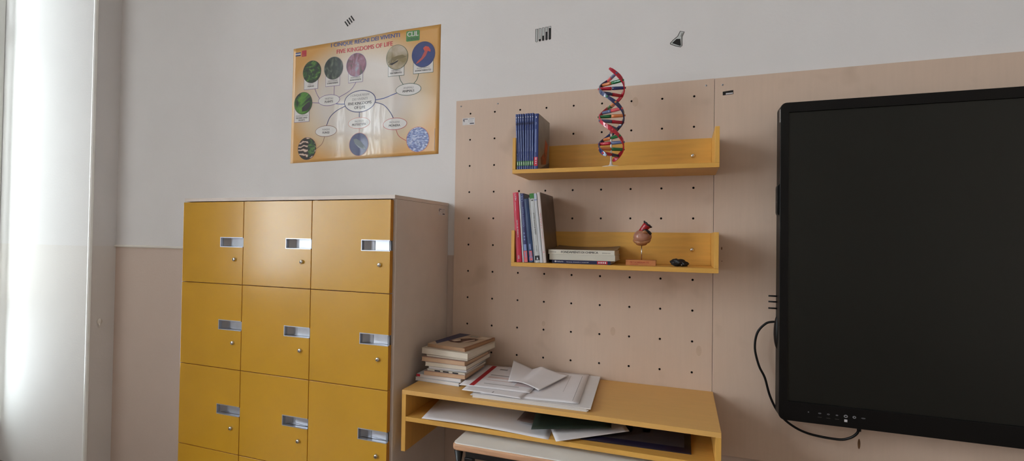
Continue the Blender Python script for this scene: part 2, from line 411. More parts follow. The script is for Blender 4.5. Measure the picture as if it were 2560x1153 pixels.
# ------------------------------------------------------------------ books
def cover_mats(c, extra=(), rough=.35): return [mat('book_cover_'+c.strip('#'), c, rough, var=.04, scale=20)]+list(extra)
def book(name, label, cat, t, h, d, mats, page=None, group=None, loc=(0, 0, 0), rot=(0, 0, 0), deco=None, side=None):
    """upright book: spine on the local x axis facing -y, left bottom front corner at the origin"""
    o = thing(name, label, cat, loc, rot, group)
    c = min(.0011, t*.2); m = MB()
    m.box(0, c, .0005, d, 0, h); m.box(t-c, t, .0005, d, 0, h)
    m.prism([(0, .001), (t*.1, -.0008), (t*.5, -.0014), (t*.9, -.0008), (t, .001), (t-c, .0016), (c, .0016)][::1], 0, h, lambda u, v, z: (u, v, z))
    if deco: deco(m, t, h, -.0019)
    if side: side(m, t+.0003, h, d)
    m.build('cover', mats, o)
    MB().box(c, t-c, .0018, d-.003, .002, h-.002).build('pages', page or M['page'], o)
    return o
def spine(m, t, y, u, v, string, L, hh, mi, bold=0., flip=1):
    """lettering along a spine, reading upwards; centre at (u,v)"""
    m.text(string, lambda a, b: (u-b*flip, y, v+a*flip), w=L, h=hh, mi=mi, bold=bold)
navy = mat('navy_cover', '#1d3478', .3, var=.08, scale=15, coat=.3); navy2 = mat('navy_cover_dark', '#141f4c', .3, var=.05, coat=.3)
W_ = mat('white_print', '#d5d8e2', .45, var=.02); GRN = mat('green_print', '#5f9a48', .45, var=.05); PALE = mat('pale_blue_print', '#7f8fc0', .45, var=.03)
RED = mat('red_label', '#c5263c', .4, var=.04); GRY = mat('grey_cover_photo', '#6d6a68', .35, c2='#8d8882', scale=14, coat=.3); ORG = mat('flame_print', '#c0532f', .4, c2='#3d3033', scale=25)
def deco_thin(m, t, h, y):
    m.rect(t*.1, t*.9, h*.80, h*.84, y-.0001, 2)
    m.disc(t*.5, y-.0001, h*.935, .0016, .0026, 1, 10)
    m.rect(t*.32, t*.62, h*.865, h*.91, y-.0001, 3)
    m.rect(t*.36, t*.60, h*.32, h*.70, y-.0001, 3)
    m.rect(t*.12, t*.88, h*.065, h*.145, y-.0001, 4); m.rect(t*.35, t*.65, h*.08, h*.13, y-.0002, 1)
B8 = ['leftmost', 'second from left', 'third from left', 'fourth from left', 'fifth from left', 'sixth from left', 'seventh from left', 'eighth from left']
lab = lambda k: 'thin navy textbook with green spine tag, %s in the upper shelf row' % B8[k]
proto = None
for k in range(8):
    x = .3005+.0087*k; a = -math.radians(2.4-.16*k) if k < 4 else -math.radians(1.9-.2*k)
    if a > 0: a = 0
    loc = (x+.001, -.214-.0006*(k % 3), Z1+.0003)
    if proto is None:
        proto = book('textbook', lab(0), 'book', .0080, .2195, .165, [navy, W_, navy2, PALE, GRN], group='thin navy textbooks on the upper shelf', loc=loc, rot=(0, a, 0), deco=deco_thin)
    else: dup(proto, loc, (0, a, 0), lab(k))
def deco9(m, t, h, y):
    m.disc(t*.5, y-.0001, h*.935, .0022, .0035, 1, 12); spine(m, t, y-.0001, t*.5, h*.82, '9', .012, .006, 3)
    m.rect(t*.35, t*.55, h*.30, h*.72, y-.0001, 3)
    m.rect(t*.08, t*.9, h*.055, h*.215, y-.0001, 4)
    for z in (.09, .125, .16, .185): m.rect(t*.38, t*.66, h*z, h*(z+.018), y-.0002, 1)
def side9(m, x, h, d):
    m.quad((x, .002, .001), (x, d, .001), (x, d, h), (x, .002, h), 5)
    m.add([(x+.0002, d*.25, h*.10), (x+.0002, d*.7, h*.16), (x+.0002, d*.85, h*.55), (x+.0002, d*.6, h*.62), (x+.0002, d*.5, h*.35), (x+.0002, d*.2, h*.22)], [(0, 1, 2, 3, 4, 5)], 6)
    m.quad((x+.0002, .01, .001), (x+.0002, d, .001), (x+.0002, d, h*.22), (x+.0002, d*.5, h*.10), 2)
book('textbook', 'thick navy textbook with a red spine label and grey photo cover', 'book', .0175, .2165, .165, [navy, W_, navy2, PALE, RED, GRY, ORG], loc=(.3705, -.214, Z1+.0003), deco=deco9, side=side9)

YS = -.212
def lean(label, x, t, h, top_dx, c, deco=None, side=None, d=.19, extra=(), name='textbook', page=None, y=YS, cat='book'):
    return book(name, label, cat, t, h, d, [c]+list(extra), page, None, (x, y, Z2+.0004), (0, math.asin(top_dx/h), 0), deco, side)
CR = mat('crimson_cover', '#c4183f', .35, var=.05, coat=.2)
WH = mat('white_cover', '#c9cbd0', .4, var=.03); GW = mat('grey_white_cover', '#c3c5c6', .4, var=.03)
PUR = mat('purple_navy_cover', '#2b2d66', .35, var=.08, coat=.2); BLU = mat('deep_blue_cover', '#163763', .35, var=.12, scale=30, coat=.2)
GRE = mat('green_block', '#2f7a2c', .4, var=.05); PNK = mat('pink_print', '#d28f93', .45, var=.05); SAL = mat('salmon_label', '#d9696c', .4, var=.05)
BRN = mat('brown_photo_cover', '#4d3d36', .4, c2='#6d5b50', scale=10, coat=.2); BLK = mat('black_label', '#1a1b22', .4, var=.1)
def d_red(m, t, h, y):
    spine(m, t, y, t*.5, h*.935, 'MULTI', .026, .006, 1); spine(m, t, y, t*.52, h*.48, 'La scienza del mondo', .068, .0065, 1)
    m.rect(t*.35, t*.38, h*.74, h*.86, y, 1); spine(m, t, y, t*.5, h*.07, 'SEI', .014, .006, 1)
lean('crimson red textbook leaning at the left end of the lower shelf', .3045, .0225, .275, -.0190, CR, d_red, extra=[W_])
lean('thin white booklet leaning just right of the crimson textbook', .3300, .0062, .274, -.0205, WH, d=.185)
def d_pur(m, t, h, y):
    for z in (.90, .935, .965): m.ring(t*.5, y, h*z, t*.34, .006, .0012, 1, 14)
    spine(m, t, y, t*.5, h*.66, 'Chimica e natura', .078, .008, 1)
    for z in (.42, .37, .33): m.disc(t*.5, y, h*z, .0028, .004, 1, 10)
    m.rect(t*.15, t*.85, h*.17, h*.26, y, 1); m.rect(t*.08, t*.92, h*.004, h*.165, y, 2); m.rect(t*.4, t*.62, h*.07, h*.15, y-.0002, 1)
def s_pur(m, x, h, d): m.quad((x, .002, .001), (x, d, .001), (x, d, h), (x, .002, h), 3)
lean('purple navy textbook with looped spine pattern and salmon label', .3365, .0165, .271, -.0225, PUR, d_pur, s_pur, extra=[PALE, SAL, mat('slate_cover', '#5d6172', .4, var=.06)])
def d_blu(m, t, h, y):
    m.rect(t*.35, t*.62, h*.20, h*.29, y, 1); m.rect(t*.25, t*.78, h*.03, h*.18, y, 2); m.rect(t*.42, t*.62, h*.06, h*.16, y-.0002, 1); m.ring(t*.5, y-.0003, h*.055, t*.4, .011, .0015, 1, 16)
lean('shorter deep blue textbook with a salmon label near its foot', .3565, .0205, .250, -.0262, BLU, d_blu, extra=[PALE, SAL])
lean('thin white pamphlet squeezed between blue textbook and green-topped book', .3790, .0036, .255, -.0275, WH, d=.17)
def d_gr(m, t, h, y):
    m.rect(0, t, h*.925, h*.999, y, 1); m.rect(t*.3, t*.72, h*.892, h*.905, y, 2)
    spine(m, t, y, t*.55, h*.56, 'atlante di scienze naturali', .085, .006, 2); spine(m, t, y, t*.5, h*.20, 'editore', .024, .004, 2)
    m.rect(0, t, h*.035, h*.10, y, 2); m.add([(t*.3, y-.0002, h*.045), (t*.7, y-.0002, h*.045), (t*.5, y-.0002, h*.085)], [(0, 1, 2)], 3)
lean('white book with green spine top and black foot label', .3830, .0185, .271, -.0290, GW, d_gr, extra=[GRE, BLK, W_])
def d_wh(m, t, h, y): m.rect(0, t, h*.93, h*.998, y, 1); m.rect(0, t, h*.90, h*.915, y, 2)
lean('plain white book between the green-topped and brown photo books', .4020, .0112, .271, -.0305, WH, d_wh, extra=[mat('ice_print', '#bfc9da', .4, var=.02), PALE])
def d_pk(m, t, h, y):
    spine(m, t, y, t*.5, h*.60, 'ITALIA', .060, .006, 1); m.disc(t*.5, y, h*.15, .0022, .0035, 1, 10); spine(m, t, y, t*.5, h*.40, 'guida', .03, .004, 1)
def s_pk(m, x, h, d):
    m.quad((x, .002, .001), (x, d, .001), (x, d, h), (x, .002, h), 2)
lean('pale spined book with brown photo cover, rightmost leaning on the lower shelf', .4145, .0122, .275, -.0300, mat('pale_pink_cover', '#cfc3c0', .4, var=.04), d_pk, s_pk, extra=[PNK, BRN], d=.20)

def flat_book(name, label, x0, x1, y0, y1, z, t, mats, page, deco=None, rot=0., spine_side='front', cover_top=None, group=None, cat='book', cover=True):
    """book lying flat, (x0..x1, y0..y1), spine facing the room or turned away"""
    cx, cy = (x0+x1)/2, (y0+y1)/2; w, d = (x1-x0)/2, (y1-y0)/2
    o = thing(name, label, cat, (cx, cy, z), (0, 0, rot), group)
    c = min(.0012, t*.15); m = MB()
    m.box(-w, w, -d, d, 0, c); m.box(-w, w, -d, d, t-c, t)
    if spine_side == 'front':
        m.box(-w, w, -d-.0005, -d+.0012, 0, t); pb_ = (-w+.003, w-.003, -d+.0014, d-.003)
        if deco: deco(m, w, t, -d-.0008)
    else:
        m.box(-w, w, d-.0012, d+.0005, 0, t); pb_ = (-w+.0015, w-.002, -d+.0015, d-.0014)
    if cover_top: cover_top(m, w, d, t+.0002)
    m.build('cover', mats, o)
    mp = MB(); mp.box(*pb_, c, t-c); mp.build('pages', page, o)
    return o
def d_navy(m, w, t, y):
    m.text('natura', lambda a, b: (-w+.032+a, y, t*.55+b), w=.026, h=.005, mi=1); m.disc(-w+.014, y, t*.55, .0035, .0035, 1, 10)
    m.text('Scienze chimiche e materiali', lambda a, b: (-.012+a, y, t*.48+b), w=.085, h=.0038, mi=1)
    m.rect(w*.56, w*.90, t*.08, t*.92, y, 2)
    for k in range(4): m.rect(w*(.60+.07*k), w*(.645+.07*k), t*.28, t*.72, y-.0002, 1)
zz = Z2+.0003
flat_book('textbook', 'navy book with red spine block at the bottom of the lower shelf pile', .4430, .6680, -.190, -.035, zz, .0132, [navy2, W_, RED], M['page'], d_navy); zz += .0135
flat_book('textbook', 'pale untitled book in the middle of the lower shelf pile', .4330, .6850, -.192, -.030, zz, .0215, [mat('bone_cover', '#c9c5b9', .5, var=.04)], M['page'], None); zz += .0218
def d_fond(m, w, t, y):
    m.text('FONDAMENTI DI CHIMICA', lambda a, b: (-.005+a, y, t*.5+b), w=.142, h=.0078, mi=1, bold=.012)
    m.text('Silvestroni', lambda a, b: (w*.76+a, y, t*.45+b), w=.03, h=.0038, mi=1); m.text('chimica', lambda a, b: (-w*.86+a, y, t*.52+b), w=.026, h=.005, mi=1)
def t_fond(m, w, d, z):
    nu, nv = 14, 8; g = []
    for j in range(nv+1):
        for i in range(nu+1):
            u, v = i/nu, j/nv
            g.append((-w+.002+2*w*u*1.0, -d+.010+(2*d-.008)*v, z+.0125*v*v*(.75+.5*abs(2*u-1)**2)-.0002))
    K = nu+1; n_ = len(g); g2 = [(a, b, c-.0006) for a, b, c in g]
    m.add(g+g2, [(j*K+i, j*K+i+1, (j+1)*K+i+1, (j+1)*K+i) for j in range(nv) for i in range(nu)], 2, True)
    m.add(g+g2, [(n_+j*K+i, n_+(j+1)*K+i, n_+(j+1)*K+i+1, n_+j*K+i+1) for j in range(nv) for i in range(nu)], 2, True)
flat_book('textbook', 'cream spined FONDAMENTI DI CHIMICA book on top of the lower shelf pile', .4290, .6830, -.193, -.030, zz, .0175, [mat('cream_cover', '#d8d2c4', .45, var=.03), BLK, BRN], M['page'], d_fond, cover_top=t_fond)

# ------------------------------------------------------------------ helix model
dn = thing('dna_model', 'red and navy double helix model on a round white foot, upper shelf', 'science model', (.6640, -.178, Z1+.0002))
dn.scale = (.968, .968, .968)
wp = mat('white_plastic', '#e6e0dc', .3, var=.02); DR = mat('red_plastic', '#c41c3a', .18, var=.06, coat=.5); DN = mat('navy_plastic', '#2a3566', .18, var=.06, coat=.5)
cols = {'P': mat('pink_plastic', '#d2535c', .2, var=.04, coat=.5), 'S': mat('slate_plastic', '#5c668e', .2, var=.04, coat=.5), 'O': mat('orange_plastic', '#d27c47', .22, var=.04, coat=.5), 'G': mat('green_plastic', '#176b3b', .2, var=.05, coat=.5), 'R': DR, 'N': DN}
MB().lathe([(0, 0), (.037, 0), (.0385, .002), (.037, .0038), (.020, .006), (.010, .009), (.0055, .014), (.0042, .024), (0, .024)], n=40).cyl((0, 0, .02), (0, 0, .165), .0036, n=14).build('stand', wp, dn)
zb = Z1
th = lambda z: -(z-1.8565)/.113*PI
for nm, off, m_ in (('strand', 0, DR), ('strand', PI, DN)):
    m = MB(); N = 48; za, ze = (1.800, 2.142) if off == 0 else (1.808, 2.130); R = .0475
    ring = []
    for i in range(N+1):
        z = za+(ze-za)*i/N; a = th(z)+off
        c = Vector((R*math.cos(a), R*math.sin(a), z-zb)); rad = Vector((math.cos(a), math.sin(a), 0))
        da = -PI/.113; tg = Vector((-math.sin(a)*R*da, math.cos(a)*R*da, 1)).normalized(); bn = tg.cross(rad).normalized()
        wd = .0070+.0008*math.sin(i*.9)
        if i in (0, N): wd = .004
        ring.append([c+rad*.0024+bn*wd, c-rad*.0024+bn*wd, c-rad*.0024-bn*wd, c+rad*.0024-bn*wd])
    vs = [p for r_ in ring for p in r_]
    m.add(vs, [(i*4+k, i*4+(k+1) % 4, (i+1)*4+(k+1) % 4, (i+1)*4+k) for i in range(N) for k in range(4)], 0)
    m.add(vs, [(3, 2, 1, 0), (N*4, N*4+1, N*4+2, N*4+3)], 0)
    m.build(nm, m_, dn, bevel=.0008)
rungs = [(2.122, 'PS'), (2.0995, 'OG'), (2.078, 'RN'), (2.055, 'NR'), (2.034, 'GO'), (2.011, 'GO'), (1.990, 'SP'), (1.969, 'GO'), (1.948, 'SR'), (1.926, 'RS'), (1.9055, 'SP'), (1.884, 'OG'), (1.8635, 'RS'), (1.8405, 'OG'), (1.819, 'RN')]
for z, (cl, cr) in rungs:
    a = th(z); ux = Vector((math.cos(a), math.sin(a), 0))
    if ux.x < 0: ux = -ux
    m = MB(); c = Vector((0, 0, z-zb)); L_ = .0535
    for sgn, mi in ((-1, 0), (1, 1)):
        m.tube([c+ux*sgn*.0005, c+ux*sgn*.012, c+ux*sgn*.040, c+ux*sgn*.047, c+ux*sgn*.0475, c+ux*sgn*L_], [.0066, .0070, .0064, .0058, .0040, .0037], 10, mi)
    m.build('base_pair', [cols[cl], cols[cr]], dn)

# ------------------------------------------------------------------ heart model and dark lump
ht = thing('heart_model', 'small anatomical heart model on a metal rod and orange wooden block', 'science model', (.7745, -.125, Z2+.0003))
WB = mat('orange_wood', '#c9814f', .5, var=.08, scale=12, stretch=(2, 20, 20)); RT = mat('red_stamp', '#a5332a', .5, var=.05)
mb = MB().box(-.054, .054, -.036, .036, 0, .0190)
mb.text('METOCARDIUM 772', lambda a, b: (-.004+a, -.0363, .0112+b), w=.068, h=.0062, mi=1, bold=.010); mb.rect(-.038, -.008, .0035, .0050, -.0363, 1)
mb.build('block', [WB, RT], ht)
MB().cyl((.001, 0, .018), (.001, 0, .075), .0021, n=12).build('rod', M['chrome'], ht)
HB = mat('heart_muscle', '#96624f', .35, c2='#bb8670', scale=35, coat=.3); HT = mat('heart_tan', '#a9714a', .4, var=.1, scale=30, coat=.2); HRED = mat('artery_red', '#a81824', .3, var=.08, coat=.3); HBK = mat('vessel_navy', '#1c1c26', .35, var=.1)
def hf(d):
    k = 1-.10*max(0, -d.z)+.05*d.x*d.z
    k -= .10*math.exp(-((d.x+.15)**2+(d.z-.10)**2)/.012)*(d.y < 0)
    k -= .07*math.exp(-((d.x-.12-.5*d.z)**2)/.006)*(d.y < 0)*(d.z > -.1)
    return k
MB().ball((.002, 0, .106), (.0325, .028, .0285), 36, 24, fn=hf).ball((.021, .004, .108), (.0165, .018, .018), 20, 12).build('heart_body', HB, ht)
m = MB(); N = 40; pr = []
for i in range(N):
    a = 2*PI*i/N; w_ = 1+.04*math.cos(2*a)
    pr.append([(.001+(.0330*w_)*math.cos(a)*f, .0285*w_*math.sin(a)*f, .0835+dz-.0045*math.cos(a)**2*-1-.004*abs(math.sin(a))) for f, dz in ((.55, -.005), (.84, -.002), (.97, .004), (.955, .0085), (.82, .011))])
vs = [p for r_ in pr for p in r_]; K = 5
m.add(vs, [(i*K+k, ((i+1) % N)*K+k, ((i+1) % N)*K+k+1, i*K+k+1) for i in range(N) for k in range(K-1)], 0, True)
m.add(vs, [[i*K for i in range(N)][::-1], [i*K+K-1 for i in range(N)]], 0)
m.ball((0, 0, .0805), (.021, .019, .008), 20, 10, 0)
m.build('heart_rim', HT, ht)
e0 = Vector((.0225, -.003, .1535)); ed = Vector((.62, .03, .78)).normalized(); ea = ed.orthogonal().normalized(); eb = ed.cross(ea)
MB().tube([(-.002, -.004, .122), (.008, -.004, .136), (.016, -.003, .146), e0], [.0120, .0128, .0145, .0165], 18).build('aorta', HRED, ht)
rim = [e0+(ea*math.cos(2*PI*k/18)+eb*math.sin(2*PI*k/18))*(.0160+.0012*math.sin(3*k))+ed*.0012*math.sin(2*k) for k in range(19)]
MB().tube(rim, .0034, 8).cyl(e0-ed*.001, e0+ed*.0016, .0155, n=18).build('dark_vessel', HBK, ht)
MB().tube([(.006, -.012, .131), (.016, -.013, .131), (.027, -.010, .124), (.034, -.006, .117)], [.0055, .0062, .0060, .0055], 12).build('dark_vessel', HBK, ht)
MB().tube([(.004, -.020, .124), (.013, -.022, .126), (.022, -.019, .119)], [.004, .0065, .004], 10).build('vein', HT, ht)
LB = mat('matte_black_lump', '#171416', .45, var=.25, scale=60, bump=.3, bscale=120)
rl = thing('dark_lump', 'small lumpy black object lying near the right end of the lower shelf', 'object', (.9105, -.135, Z2+.0004))
rr = random.Random(3)
def lumpy(d): return 1+.09*math.sin(7*d.x+4*d.z)+.06*math.sin(13*d.y+9*d.x)+.05*math.sin(17*d.z+11*d.x)
MB().ball((-.005, 0, .0128), (.0270, .020, .0140), 40, 24, fn=lumpy).ball((.014, -.003, .0088), (.0185, .016, .0095), 28, 16, fn=lumpy).ball((-.017, .002, .0165), (.012, .012, .0105), 18, 12).build('body', LB, rl)
MB().tube([(.012, -.002, .0150), (.020, -.003, .0155), (.028, -.003, .0128)], [.0022, .003, .0018], 8).build('reddish_ridge', mat('reddish_brown', '#5a2a1c', .5, var=.1), rl)
MB().ball((.0085, -.0195, .0055), (.0022, .0014, .0018), 10, 8).build('metal_dot', M['silver'], rl)

# ------------------------------------------------------------------ desk box on the pegboard
DX0, DX1, DY, DZ = -.0745, 1.0365, -.42, .918
dk = thing('wall_desk', 'amber wall-hung desk box with an open compartment under the pegboard', 'desk', ((DX0+DX1)/2, DY/2, .688))
def dpart(n, a, mt, o=dk):
    l = o.location; return MB().box(a[0]-l.x, a[1]-l.x, a[2]-l.y, a[3]-l.y, a[4]-l.z, a[5]-l.z).build(n, mt, o, bevel=.0008)
dpart('desktop', (DX0, DX1, DY, -.0006, DZ-.0165, DZ), M['oak_lit'])
dpart('side_panel', (DX0, DX0+.0175, DY, -.0006, .688, DZ-.0167), M['oak_v'])
dpart('side_panel', (DX1-.0165, DX1, DY, -.0006, .688, DZ-.0167), M['oak_v'])
dpart('inner_shelf', (DX0+.0177, DX1-.0167, DY, -.0006, .8025, .819), M['oak'])

# ------------------------------------------------------------------ papers
def sheet(name, label, corners, z, t, mats, hfun=None, nx=14, ny=14, cat='paper', deco=None, group=None, wob=0.):
    """a sheet through four plan corners (front left, front right, back right, back left), lifted by hfun(u,v)"""
    c = [Vector((p[0], p[1])) for p in corners]; ctr = sum(c, Vector((0, 0)))/4
    h = hfun or (lambda u, v: 0)
    def pt(u, v, dz=0.):
        a = c[0].lerp(c[1], u); b = c[3].lerp(c[2], u); q = a.lerp(b, v)-ctr
        return (q.x, q.y, h(u, v)+dz)
    m = MB(); top = [pt(i/nx, j/ny, t) for j in range(ny+1) for i in range(nx+1)]; bot = [pt(i/nx, j/ny) for j in range(ny+1) for i in range(nx+1)]
    K = nx+1; n = len(top)
    m.add(top+bot, [(j*K+i, j*K+i+1, (j+1)*K+i+1, (j+1)*K+i) for j in range(ny) for i in range(nx)], 0, True)
    m.add(top+bot, [(n+j*K+i, n+(j+1)*K+i, n+(j+1)*K+i+1, n+j*K+i+1) for j in range(ny) for i in range(nx)], 0, True)
    b = [i for i in range(K)]+[j*K+nx for j in range(1, ny+1)]+[ny*K+i for i in range(nx-1, -1, -1)]+[j*K for j in range(ny-1, 0, -1)]
    m.add(top+bot, [(b[(k+1) % len(b)], b[k], n+b[k], n+b[(k+1) % len(b)]) for k in range(len(b))], 0)
    def patch(u0, u1, v0, v1, mi, k=6, shear=0.):
        g = [pt(u0+(u1-u0)*i/k+shear*j/k, v0+(v1-v0)*j/k, t+.0004) for j in range(k+1) for i in range(k+1)]
        m.add(g, [(j*(k+1)+i, j*(k+1)+i+1, (j+1)*(k+1)+i+1, (j+1)*(k+1)+i) for j in range(k) for i in range(k)], mi, True)
    if deco: deco(patch)
    o = m.build(name, mats, loc=(ctr.x, ctr.y, z))
    return tag(o, label, cat, group)
zt = DZ+.0003
ps = thing('paper_stack', 'thick stack of large white sheets lying on the desk top', 'paper', (.40, -.19, zt))
rr = random.Random(5)
pm = MB()
for k in range(6):
    dx, dy = rr.uniform(-.006, .006), rr.uniform(-.004, .004)
    q = [(.205+dx, -.402+dy*.5), (.622+dx+.002*k, -.398+dy), (.603+dx, -.010+dy*.6), (.185+dx, -.014+dy*.5)]
    pm.prism([(a-.40, b+.19) for a, b in q], k*.0024, k*.0024+.0022, lambda u, v, t: (u, v, t))
pm.build('sheets', M['paper2'], ps)
z0 = zt+.0150
sheet('paper_sheet', 'large white sheet on top at the right of the desk paper stack', [(.236, -.393), (.592, -.378), (.562, -.012), (.210, -.020)], z0, .0007, [M['paper'], M['grey_print']], lambda u, v: .002*u*u+.0006*math.sin(5*u+2),
      deco=lambda p: (p(.93, .935, .06, .9, 1), p(.80, .803, .30, .88, 1)))
sheet('paper_sheet', 'small white sheet jutting out at the front left of the papers', [(.160, -.392), (.392, -.405), (.400, -.20), (.150, -.18)], zt+.0170, .0006, [M['paper'], M['grey_print']], lambda u, v: .001*math.sin(3*u+2*v)+.001, deco=lambda p: p(.50, .52, .06, .14, 1))
def dc(p):
    p(.135, .205, .03, .97, 1, shear=0)
    p(.26, .80, .52, .56, 2); p(.26, .75, .40, .48, 3); p(.72, .98, .20, .36, 3); p(.3, .42, .80, .86, 2); p(.28, .66, .30, .33, 3); p(.3, .8, .15, .17, 2)
sheet('printed_document', 'printed document with a red vertical stripe on the desk papers', [(.130, -.352), (.405, -.338), (.400, -.050), (.112, -.050)], zt+.0186, .0006, [M['paper'], M['red_print'], M['grey_print'], M['pink_print']], lambda u, v: .0016*math.sin(3.0*u+1)+.0018+.002*v*u, deco=dc)
def crum(u, v):
    back = .026-.066*u if u < .36 else (.0022+.115*(u-.36) if u < .52 else max(.004, .0206-.05*(u-.52)))
    return .003+.010*max(0, math.sin(PI*u))*(1-v)**2+max(0, back)*v**1.6
sheet('crumpled_sheet', 'crumpled loose white sheet with two raised corners uppermost on the desk papers', [(.288, -.245), (.430, -.308), (.492, -.085), (.236, -.030)], zt+.0200, .0005, [M['paper']], crum, 28, 18)
# in the compartment
zi = .8193
def pr(p):
    p(.06, .94, .12, .90, 1); p(.30, .45, .35, .6, 2); p(.55, .62, .40, .5, 2); p(.7, .8, .5, .6, 2)
sheet('framed_print', 'dark navy bordered print lying at the right in the desk compartment', [(.600, -.385), (.953, -.372), (.955, -.060), (.60, -.06)], zi, .0035, [mat('navy_border', '#14122a', .35, var=.05), mat('dim_grey_print', '#4a4346', .4, var=.12, scale=18), BLK], deco=pr, nx=4, ny=4)
sheet('paper_sheet', 'long white sheet lying at the left in the desk compartment', [(.010, -.418), (.500, -.425), (.470, -.140), (-.035, -.120)], zi, .0008, [M['paper']], lambda u, v: .0015+.005*math.sin(PI*min(1, u*1.1))*(1-v)-.002*u+.006*v, 24, 12)
sheet('paper_sheet', 'white sheet poking out right of the dark green folder', [(.530, -.442), (.754, -.300), (.690, -.150), (.470, -.320)], zi+.0030, .0008, [M['paper']], lambda u, v: .001+.014*u*(1-.3*v)+.012*v, 16, 12)
DG = mat('dark_green_card', '#27352e', .5, var=.18, scale=14)
sheet('dark_card', 'dim brown card lying behind the green folder in the compartment', [(.362, -.352), (.500, -.372), (.60, -.10), (.37, -.10)], zi+.0175, .0010, [mat('brown_card', '#5c4a44', .5, var=.1)], lambda u, v: .002+.012*v, 8, 8, cat='card')
sheet('green_folder', 'dark green card folder lying between white sheets in the compartment', [(.438, -.424), (.695, -.322), (.67, -.10), (.40, -.20)], zi+.0235, .0014, [DG], lambda u, v: .001+.004*u+.014*v, 10, 8, cat='folder')

# ------------------------------------------------------------------ stacked books at the left of the desk
TAN = mat('tan_cover', '#b48a66', .45, var=.08, scale=15); CREAM = mat('cream_grey_cover', '#c4b7a6', .5, var=.05)
KH = mat('khaki_cover', '#6e5a47', .5, var=.08); PKT = mat('pink_tan_cover', '#c39a86', .45, var=.06); GWC = mat('pale_grey_cover', '#b5aea6', .5, var=.05)
NVC = mat('navy_strip', '#23284f', .4, var=.08); CAT = mat('brown_fur_print', '#5a3326', .45, c2='#4a2a20', scale=30); CATW = mat('cream_print', '#d6c3ae', .45, var=.05); BGC = mat('blond_print', '#c0a486', .45, c2='#b3a08c', scale=10)
zs = DZ+.0004
def top_cat(m, w, d, z):
    m.quad((-w, -d, z), (w, -d, z), (w, d, z), (-w, d, z), 1)
    m.quad((-w, -d*.55, z+.0002), (-w*.62, -d*.85, z+.0002), (-w*.34, d, z+.0002), (-w, d, z+.0002), 2)
    pts = [(-.55, -.28), (-.25, -.42), (.10, -.40), (.38, -.22), (.62, .12), (.60, .38), (.36, .48), (.05, .42), (-.20, .22), (-.40, .02)]
    m.add([(a*w, b*d, z+.0004) for a, b in pts], [list(range(10))], 3)
    m.add([(a*w, b*d, z+.0006) for a, b in [(-.42, -.20), (-.20, -.26), (-.02, -.06), (-.18, .10), (-.34, .0)]], [(0, 1, 2, 3, 4)], 4)
    m.add([(a*w, b*d, z+.0006) for a, b in [(.18, -.30), (.34, -.22), (.52, .22), (.42, .30), (.26, .0)]], [(0, 1, 2, 3, 4)], 4)
    m.quad((-w*.20, d*.62, z+.0004), (w*.30, d*.62, z+.0004), (w*.30, d*.88, z+.0004), (-w*.20, d*.88, z+.0004), 5)
    m.quad((w*.42, d*.55, z+.0004), (w*.95, d*.55, z+.0004), (w*.95, d*.85, z+.0004), (w*.42, d*.85, z+.0004), 4)
    m.quad((w*.86, -d, z+.0004), (w, -d, z+.0004), (w, d, z+.0004), (w*.93, d, z+.0004), 6)
stack = [ # label, x0,x1,y0,y1,t,cover,page,rot
 ('white book at the very bottom of the desk book stack', -.084, .117, -.303, -.070, .0138, WH, M['paper2'], -.06),
 ('white book second from the bottom, red corner showing at left', -.080, .119, -.301, -.078, .0140, WH, M['paper2'], -.03),
 ('pinkish tan book third from the bottom of the desk stack', -.050, .130, -.304, -.105, .0150, PKT, M['page_tan'], .02),
 ('thin pale booklet below the middle of the desk stack', -.036, .134, -.298, -.100, .0088, GWC, M['page'], -.03),
 ('thin white booklet halfway up the desk stack', -.034, .133, -.295, -.090, .0098, WH, M['paper2'], .02),
 ('grey-white book just below the pinkish one in the desk stack', -.043, .140, -.302, -.065, .0168, GWC, M['page'], -.02),
 ('pinkish tan book above the grey-white one in the desk stack', -.058, .138, -.302, -.085, .0165, PKT, M['page_tan'], -.05),
 ('thin khaki book third from the top of the desk stack', -.042, .146, -.293, -.095, .0092, KH, M['page'], -.06),
 ('thick cream book second from the top of the desk stack', -.060, .156, -.296, -.062, .0232, CREAM, M['page'], -.10)]
for k, (lb, x0, x1, y0, y1, t_, cv, pg, ro) in enumerate(stack):
    mats = [cv]
    o = flat_book('book', lb, x0, x1, y0, y1, zs, t_, mats, pg, rot=ro, spine_side='back')
    if k == 1:
        MB().box(-.1005, -.085, -.1120, -.04, .0035, .0125).build('red_corner', RED, o)
    if k == 3:
        q = MB()
        for u in (-.05, -.012, .03): q.rect(u, u+.025, .001, .006, -.0996, 0)
        q.build('edge_print', BLK, o)
    zs += t_+.0004
flat_book('book', 'tan book with a brown furry animal cover on top of the desk stack', -.042, .140, -.276, -.036, zs, .0128, [TAN, BGC, NVC, CAT, CATW, mat('grey_lettering', '#7d7f80', .5, c2='#b7a894', scale=160), mat('brown_strip', '#8a5a38', .45, var=.05)], mat('tan_page_edges', '#b08a6a', .6, var=.1, scale=30, stretch=(1, 1, 60)), rot=-.14, spine_side='back', cover_top=top_cat)

